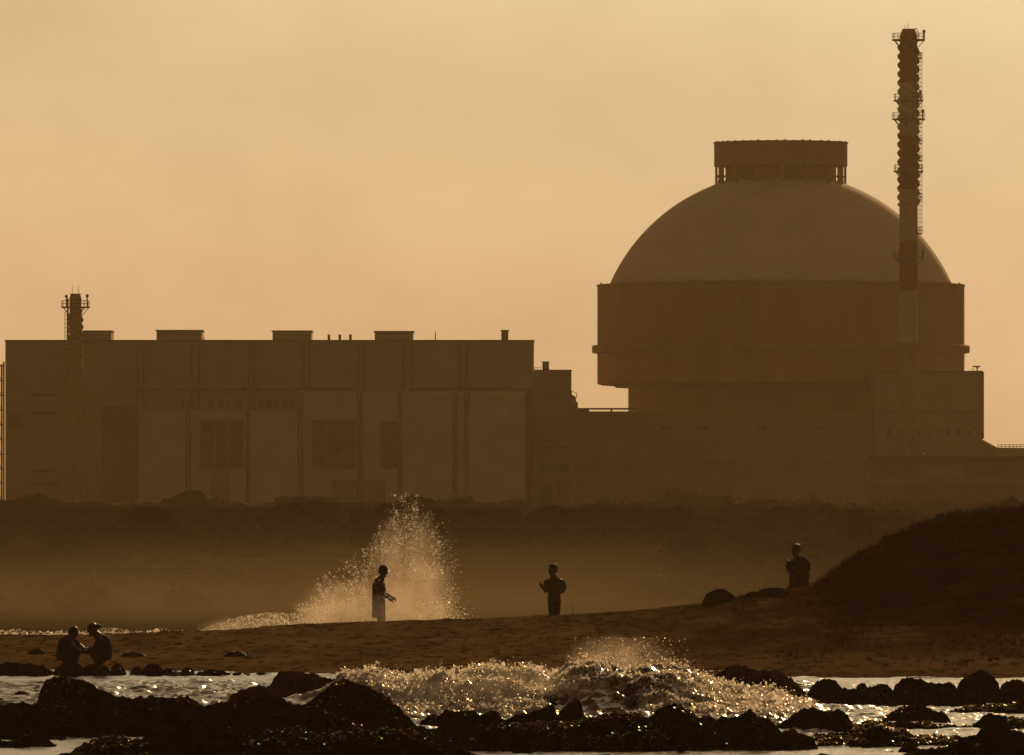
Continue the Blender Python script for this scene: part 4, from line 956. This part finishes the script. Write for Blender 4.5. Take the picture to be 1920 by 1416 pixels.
# --- auxiliary block on the right, in front of the drum
D5 = 1412.0
au = thing('auxiliary_building', 'tall plain auxiliary block right of the drum with sloping side roof', 'building', (X(1740, D5), D5 + 12, GZ))
mb = MB(); BX(mb, 1640, 1842, 697.5, None, D5, 24); mb.build('wall', M['block'], au)
mb = MB(); BX(mb, 1639.5, 1842.6, 695.4, 697.5, D5, .5, -.2); mb.box(X(1842.6, D5) - .5, X(1842.6, D5), D5 + .3, D5 + 24, Z(697.5, D5), Z(695.4, D5)); mb.build('parapet', M['trim'], au)
mb = MB(); mb.tube((X(1842.4, D5) + .12, D5 + 1, Z(697, D5)), (X(1842.4, D5) + .12, D5 + 1, Z(823, D5)), .14, n=8); mb.build('rain_pipe', M['pipe'], au)
mb = MB(); mb.prism([(X(1842.2, D5), GZ - .5), (X(2020, D5), GZ - .5), (X(2020, D5), Z(840, D5)), (X(1871, D5), Z(839.5, D5)), (X(1842.2, D5), Z(824, D5))], D5 + 1, D5 + 20); mb.build('side_wing', M['block'], au)
rail('railing', [(X(1872, D5), D5 + 1.5, Z(840, D5)), (X(2015, D5), D5 + 1.5, Z(840, D5))], .5, M['steel'], au, .05, 20, 2)
mb = MB(); b0 = P(1833.5, 696, D5) + Vector((0, 2, 0)); s5 = K * D5
mb.tube(b0, b0 + Vector((0, 0, 9 * s5)), .10, n=6); mb.tube(b0 + Vector((0, 0, 5 * s5)), b0 + Vector((-3.5 * s5, 0, 9 * s5)), .06, n=5); mb.tube(b0 + Vector((0, 0, 5 * s5)), b0 + Vector((3.5 * s5, 0, 9 * s5)), .06, n=5)
mb.tube(b0 + Vector((-8 * s5, 0, 9.2 * s5)), b0 + Vector((6 * s5, 0, 9.2 * s5)), .10, n=6); mb.tube(b0 + Vector((-8 * s5, 0, 0)), b0 + Vector((-8 * s5, 0, 9.2 * s5)), .05, n=5); mb.build('roof_davit', M['steel'], au)
for k_ in range(9):
    mb = MB(); BX(mb, 1662 + k_ * 19, 1668 + k_ * 19, 806, 816, D5, .15, -.15); mb.build('window', M['glass'], au)
mb = MB(); BX(mb, 1640.5, 1841, 770, 772.5, D5, .15, -.15); mb.build('band', M['block2'], au)

# --- low workshop in front on the right
D6 = 1260.0
wk = thing('workshop_building', 'long low dark workshop with pale wall panel behind the dune', 'building', (X(1780, D6), D6 + 8, GZ - .3))
mb = MB(); BX(mb, 1633, 2010, 862, None, D6, 16); mb.build('wall', M['block2'], wk)
mb = MB(); BX(mb, 1630, 2014, 855.5, 862, D6, 17, -.6); mb.build('roof', M['trim'], wk)
mb = MB(); BX(mb, 1728, 1806, 872, 897, D6, .25, -.25); mb.build('wall_panel', M['panel'], wk)
mb = MB(); BX(mb, 1634, 2008, 897.5, 910, D6, .2, -.2); mb.build('wall_panel', M['block'], wk)
mb = MB(); BX(mb, 1622, 2010, 911, None, D6, 2.4, -2.6); mb.build('plinth', M['block2'], wk)
mb = MB(); mb.lathe([(.22, Z(856, D6)), (.2, Z(851.5, D6)), (.3, Z(851, D6)), (.08, Z(849, D6))], X(1732, D6), D6 + 4, 10); mb.build('roof_vent', M['steel'], wk)

# --- ventilation stacks
def stack(root, cx, d, top, base, r_px, bands, strake, plats, lad, ladside, taper=0.0, lamps=()):
    s = K * d; x0 = X(cx, d); sw = r_px * s
    def rad(py): return sw * (1 + taper * (py - top) / 400.0)
    for i, (b0_, b1_) in enumerate(zip(bands[:-1], bands[1:])):
        prof = [(rad(b1_[0]), Z(b1_[0], d)), (rad(b0_[0]), Z(b0_[0], d))]
        if i == 0: prof = [(rad(b1_[0]), Z(b1_[0], d)), (rad(top), Z(top + 13, d)), (rad(top) * .72, Z(top + .8, d)), (rad(top) * .74, Z(top, d)), (rad(top) * .6, Z(top, d))]
        mb = MB(); mb.lathe(prof, x0, d, 40); mb.build('shaft_section', M[b0_[1]], root, smooth=True, autosmooth=True)
    y0, y1, pitch, amp = strake
    for (b0_, mn), (b1_, _) in zip(bands[:-1], bands[1:]):       # the three spiral fins carry each band's paint
        ya_, yb_ = max(y0, b0_), min(y1, b1_)
        if yb_ - ya_ < 2: continue
        mb = MB(); nst = int((yb_ - ya_) / 1.4)
        for k_ in range(3):
            pts = []
            for i in range(nst + 1):
                py = ya_ + (yb_ - ya_) * i / nst; t = 2 * math.pi * ((py - y0) / pitch + k_ / 3.0) + .6
                pts.append((x0 + (rad(py) + amp * .25) * math.cos(t), d + (rad(py) + amp * .25) * math.sin(t), Z(py, d)))
            mb.path(pts, amp, 6)
        mb.build('spiral_strake', M[mn], root, smooth=True)
    for py, pr in plats:
        rp = pr * s; rs = rad(py)
        mb = MB(); mb.lathe([(rs, Z(py + 1.7, d)), (rp, Z(py + 1.7, d)), (rp, Z(py - .8, d)), (rs, Z(py - .8, d))], x0, d, 28, close=True)
        pl = mb.build('platform', M['steel'], root)
        rl, br = MB(), MB(); n = 14
        for i in range(n):
            t0, t1 = 2 * math.pi * i / n, 2 * math.pi * (i + 1) / n
            a, b = Vector((x0 + (rp - .06) * math.cos(t0), d + (rp - .06) * math.sin(t0), Z(py - .8, d))), Vector((x0 + (rp - .06) * math.cos(t1), d + (rp - .06) * math.sin(t1), Z(py - .8, d)))
            for h in (.45, .9): rl.tube(a + Vector((0, 0, h)), b + Vector((0, 0, h)), .035, n=4)
            rl.tube(a, a + Vector((0, 0, .92)), .045, n=4)
            if i % 2 == 0:
                br.tube((x0 + (rp - .2) * math.cos(t0), d + (rp - .2) * math.sin(t0), Z(py + 1.7, d)), (x0 + rs * math.cos(t0), d + rs * math.sin(t0), Z(py + 1.7, d) - (rp - rs) * .95), .06, n=5)
        for sub, nm in ((rl, 'railing'), (br, 'bracket')):
            o = sub.build(nm, M['steel'], None); o.parent = pl
            V = np.empty(len(o.data.vertices) * 3, np.float32); o.data.vertices.foreach_get('co', V); V = V.reshape(-1, 3) - np.array(root.location, np.float32); o.data.vertices.foreach_set('co', V.ravel()); o.data.update()
    for lx, ly, base_y in lamps:
        mb = MB(); mb.tube((X(lx, d), d, Z(base_y, d)), (X(lx, d), d, Z(ly + 2, d)), .10, n=6); mb.ell((X(lx, d), d, Z(ly, d)), (.24, .24, .28), 10, 8); mb.build('warning_lamp', M['lamp'], root)
    # caged ladder
    ya, yb = lad; mb = MB(); sg = ladside
    xi, xo = x0 + sg * (rad(ya) + .15), x0 + sg * (rad(ya) + .15 + 7 * s)
    for dy in (-.28, .28): mb.tube((xi + sg * .1, d + dy, Z(ya, d)), (xi + sg * .1, d + dy, Z(yb, d)), .04, n=4)
    zt, zb_ = Z(ya, d), Z(yb, d); z = zb_
    while z < zt:
        mb.tube((xi + sg * .1, d - .28, z), (xi + sg * .1, d + .28, z), .03, n=4)
        z += .3
    z = zb_
    while z < zt:
        hp = [(xi + sg * .1, d - .28, z), (xi + sg * .35, d - .4, z), (xo, d - .25, z), (xo, d + .25, z), (xi + sg * .35, d + .4, z), (xi + sg * .1, d + .28, z)]
        mb.path(hp, .035, 4); mb.tube((x0 + sg * (rad(yb) - .05), d, z), (xi + sg * .1, d, z), .035, n=4); z += .62
    for (ax_, ay_) in ((xo, -.25), (xo, .25), (xi + sg * .35, -.4)): mb.tube((ax_, d + ay_, zt), (ax_, d + ay_, zb_), .03, n=4)
    mb.build('ladder', M['steel'], root)
DS = 1392.0
ts = thing('vent_stack', 'tall slender red and pale banded chimney in front of the dome', 'chimney', (X(1703.5, DS), DS, GZ))
stack(ts, 1703.5, DS, 54.5, 970, 16.4, [(54.5, 'red'), (156, 'white'), (255, 'red'), (355, 'white'), (452, 'red'), (546, 'white'), (642, 'conc'), (800, 'block'), (972, 'red')],
      (86, 384, 49.5, .30), [(75, 31), (188.5, 28), (223.5, 31), (321.5, 28), (483, 29)], (100, 440), 1, taper=.06,
      lamps=[(1732.5, 59, 75), (1725.5, 173, 188), (1730.5, 208, 223), (1731, 469, 483)])
for py in (110, 270, 302, 375, 438):
    mb = MB(); x0_ = X(1703.5 + 17.5, DS); s = K * DS
    mb.box(x0_ - .2, x0_ + 8 * s, DS - .6, DS + .6, Z(py + .9, DS), Z(py - .6, DS))
    for a in (0, 4, 8):
        for e in (-.55, .55): mb.tube((x0_ + a * s, DS + e, Z(py - .6, DS)), (x0_ + a * s, DS + e, Z(py - .6, DS) + .85), .04, n=4)
    for e in (-.55, .55):
        for hh in (.45, .85): mb.tube((x0_, DS + e, Z(py - .6, DS) + hh), (x0_ + 8 * s, DS + e, Z(py - .6, DS) + hh), .035, n=4)
    mb.build('rest_platform', M['steel'], ts)
for a, t in ((1696.5, 48), (1702.5, 41)):
    mb = MB(); mb.tube((X(a, DS), DS, Z(56, DS)), (X(a, DS), DS, Z(t, DS)), .04, .02, 5); mb.build('lightning_rod', M['steel'], ts)
mb = MB(); s = K * DS
mb.path([P(1713, 56, DS), P(1715.5, 53.5, DS), P(1718.5, 54, DS), P(1721, 60, DS), P(1722, 70, DS)], .06, 5); mb.path([P(1714, 59, DS), P(1719, 68, DS)], .05, 5)
for q in range(4): mb.tube(P(1714.2 + q * 1.4, 57 + q * 3, DS), P(1717.6 + q * 1.3, 54.5 + q * 4, DS), .04, n=4)
mb.build('top_ladder', M['steel'], ts)
DL = 1380.0
ls = thing('vent_stack', 'short dark chimney with railed top platform in front of the hall', 'chimney', (X(141.5, DL), DL, GZ))
stack(ls, 141.5, DL, 551.5, 985, 11.2, [(551.5, 'conc'), (700, 'conc'), (985, 'conc')], (590, 700, 40, .26), [(576, 27)], (584, 700), -1, taper=.04,
      lamps=[(163.5, 555, 576), (124.5, 556, 576)])
mb = MB(); mb.lathe([(rad_ * K * DL, Z(py_, DL)) for rad_, py_ in ((11.3, 566), (11.6, 560), (8.8, 552.6), (11.0, 552.2), (11.0, 551))], X(141.5, DL), DL, 32); mb.build('rim', M['conc'], ls)
mb = MB(); mb.tube((X(127, DL), DL, Z(560, DL)), (X(127, DL), DL, Z(700, DL)), .14, n=8)
for py in (600, 617, 660): mb.tube((X(127, DL), DL, Z(py, DL)), (X(133, DL), DL, Z(py, DL)), .08, n=5)
mb.build('riser_pipe', M['steel'], ls)
for a in (135.5, 147.5):
    mb = MB(); mb.tube((X(a, DL), DL, Z(553, DL)), (X(a, DL), DL, Z(534, DL)), .045, .02, 5); mb.build('lightning_rod', M['steel'], ls)

# --- scaffold mast at the left edge
DM = 1385.0
sm = thing('scaffold_tower', 'slim scaffold tower rising at the left picture edge', 'scaffold', (X(0, DM), DM, GZ))
mb = MB()
xl, xr = X(-12, DM), X(6.5, DM)
for x in (xl, X(-3, DM), X(2.5, DM), xr):
    for y in (DM, DM + 1.6): mb.tube((x, y, GZ - .4), (x, y, Z(678 if x == xr else 683, DM)), .10, n=5)
mb.build('upright', M['steel'], sm)
py = 686.0
while py < 962:
    mb = MB(); mb.tube((xl, DM, Z(py, DM)), (xr + .1, DM, Z(py, DM)), .10, n=5); mb.tube((xl, DM + 1.6, Z(py, DM)), (xr + .1, DM + 1.6, Z(py, DM)), .10, n=5); mb.tube((xr, DM, Z(py, DM)), (xr, DM + 1.6, Z(py, DM)), .07, n=5)
    mb.tube((xl, DM, Z(py, DM)), (X(2.5, DM), DM, Z(py + 27, DM)), .05, n=4); mb.build('lift', M['steel'], sm); py += 27.6

# --- boundary wall, small shed
DB = 1330.0
bw = thing('boundary_wall', 'long pale boundary wall running below the turbine hall', 'wall', (X(330, DB), DB, GZ))
mb = MB(); BX(mb, 58, 640, 943, None, DB, .3); mb.build('wall_panel', M['wallm'], bw)
for a in range(62, 640, 36):
    mb = MB(); BX(mb, a - 2, a + 2, 941, None, DB, .5, -.1 - .001 * (a % 7)); mb.build('post', M['block'], bw)
DH = 1000.0
hs = thing('shed', 'small pale shed with shallow gabled roof at the left edge', 'shed', (X(12, DH), DH, 1.8))
mb = MB(); mb.prism([(X(-30, DH), 1.2), (X(43, DH), 1.2), (X(43, DH), Z(981, DH)), (X(8, DH), Z(969, DH)), (X(-30, DH), Z(981, DH))], DH, DH + 7); mb.build('wall', M['shed'], hs)
mb = MB()
mb.prism([(X(46, DH), Z(982.5, DH)), (X(46, DH), Z(979.8, DH)), (X(8, DH), Z(965.4, DH)), (X(8, DH), Z(968.2, DH))], DH - .5, DH + 7.5)
mb.prism([(X(8, DH), Z(968.2, DH)), (X(8, DH), Z(965.4, DH)), (X(-33, DH), Z(979.8, DH)), (X(-33, DH), Z(982.5, DH))], DH - .5, DH + 7.5); mb.build('roof', M['roofm'], hs)
mb = MB(); BX(mb, 12, 22, 985, None, DH, .1, -.1); mb.build('door', M['glass'], hs)

# ------------------------------------------------------------------ trees and scrub on the far land
def leafcloud(blobs, n, size, squash=1.0):
    """many small leaf faces spread through the blobs' volume"""
    bl = np.array(blobs); wgt = bl[:, 3] ** 2 / (bl[:, 3] ** 2).sum(); pick = rng.choice(len(bl), n, p=wgt); b = bl[pick]
    dr = rng.normal(size=(n, 3)); dr /= np.linalg.norm(dr, axis=1, keepdims=True); r = rng.random(n) ** (1 / 2.2)
    c = b[:, :3] + dr * (r * b[:, 3])[:, None] * np.array([1, 1, squash])
    a = rng.normal(size=(n, 3)); a /= np.linalg.norm(a, axis=1, keepdims=True); q = np.cross(a, rng.normal(size=(n, 3))); q /= np.linalg.norm(q, axis=1, keepdims=True)
    s = rng.uniform(.5, 1.2, (n, 1)) * size
    V = np.stack([c - a * s, c + q * s * .6, c + a * s, c - q * s * .6], 1).reshape(-1, 3)
    return V, np.arange(4 * n).reshape(-1, 4)
def tree(label, px, ytop, hw, d, n=1600, squash=.75, flat=False, group='trees on the scrubland before the plant'):
    gx = X(px, d); gz = float(land_z(np.array(gx), np.array(d))); h = Z(ytop, d) - gz; w_ = hw * K * d
    root = thing('tree', label, 'tree', (gx, d, gz), group)
    bl = []
    for i in range(9):
        t = random.random() * 6.283; q = random.random() ** .6
        rr = w_ * random.uniform(.32, .5)
        bl.append((math.cos(t) * q * (w_ - rr * .8), math.sin(t) * q * (w_ - rr * .8), h - rr * squash - (1 - math.cos(q * 1.4)) * h * .28 - random.random() * h * .12, rr))
    bl.append((0, 0, h - w_ * .45 * squash, w_ * .45))
    if flat: bl = [(b[0], b[1], h * .82, b[3]) for b in bl]
    V, F = leafcloud(bl, n * 2, .24, squash * (.25 if flat else 1)); link('crown', np_mesh('crown', V, F, False), M['leaf'], root)
    mb = MB(); mb.tube((gx, d, gz - .3), (gx + .1, d, gz + h * .45), .22, .15, 8)
    for b in bl[:5]: mb.tube((gx + .1, d, gz + h * .45), (gx + b[0] * .8, d + b[1] * .8, gz + b[2]), .11, .04, 6)
    mb.build('trunk', M['trunk'], root, smooth=True)
tree('broad dome shaped tree standing clear below the drum', 1213, 949, 50, 1180, 1500)
tree('low spreading tree left of the dune, below the service block', 1424, 951, 42, 1200, 1200)
tree('smaller ragged tree right of the low spreading tree', 1494, 962, 30, 1150, 800)
tree('dark rounded tree below the annex tower', 958, 950, 58, 1150, 1500)
tree('lower tree between the annex and the dome shaped tree', 1108, 966, 46, 1120, 1100)
tree('flat topped tree at the left edge above the shed', 32, 934, 30, 1290, 700, .6, True)
tree('wide low tree below the middle hall windows', 640, 962, 52, 1130, 1200)
tree('tall narrow tree behind the splash plume', 792, 948, 28, 1180, 800)
tree('squat tree below the boundary wall, left of the splash', 520, 972, 44, 1080, 1000)
tree('squat tree below the short chimney', 128, 976, 40, 1050, 900)
tree('squat tree between the short chimney and the hall windows', 330, 968, 46, 1120, 1000)
tree('tall hazy tree close before the workshop left end', 1596, 944, 34, 1230, 800)
bl = []; SV = []; SF = []; nb = 0
uu, vv = np.meshgrid(np.linspace(0, 2 * np.pi, 15)[:-1], np.linspace(0, np.pi * .56, 8))
bi = (np.arange(7)[:, None] * 14 + np.arange(14)[None, :]).ravel(); bj = (np.arange(7)[:, None] * 14 + (np.arange(14)[None, :] + 1) % 14).ravel(); BF = np.stack([bi, bi + 14, bj + 14, bj], -1)
for _ in range(5200):
    d = 1 / (1 / 385 + (1 / 1260 - 1 / 385) * random.random() ** .9); px = random.uniform(-250, 2200); x = X(px, d); z = float(land_z(np.array(x), np.array(d)))
    if vnoise(x * .025, d * .008, 0, 88) < random.uniform(-.9, .25): continue
    rr = random.uniform(.6, 1.5) * (1 + (d - 392) / 1100) * (1.5 if random.random() < .12 else 1)
    bl.append((x, d, z + rr * .2, rr))
    bx, by, bz = np.sin(vv) * np.cos(uu), np.sin(vv) * np.sin(uu), np.cos(vv); k_ = rr * (1 + fbm(bx * 1.6 + nb, by * 1.6, bz * 1.6, seed=95, oct=4) * .5)
    SV.append(np.stack([x + bx * k_ * 1.25, d + by * k_ * 1.25, z + bz * k_ * .95 - .1], -1).reshape(-1, 3)); SF.append(BF + nb * 112); nb += 1
V, F = leafcloud([(b[0], b[1], b[2], b[3] * 1.12) for b in bl], 110000, .17, .8)
SV = np.concatenate(SV); SF = np.concatenate(SF)
o = link('scrub', np_mesh('scrub', np.concatenate([SV, V]), [SF, F + len(SV)], False), M['scrub']); tag(o, 'dark olive scrub covering the land before the plant', 'scrub', kind='stuff')

# ------------------------------------------------------------------ bring the whole place to metres (a person about 1.7 m)
UNIT = 0.69
for o in bpy.data.objects:
    if o.parent is None:
        o.location = o.location * UNIT
        if o.type not in ('CAMERA', 'LIGHT'): o.scale = o.scale * UNIT
for m in bpy.data.materials:
    for nd in m.node_tree.nodes:
        if nd.type == 'PRINCIPLED_VOLUME':
            lk = nd.inputs['Density'].links
            if lk: lk[0].from_node.inputs[1].default_value /= UNIT
            else: nd.inputs['Density'].default_value /= UNIT
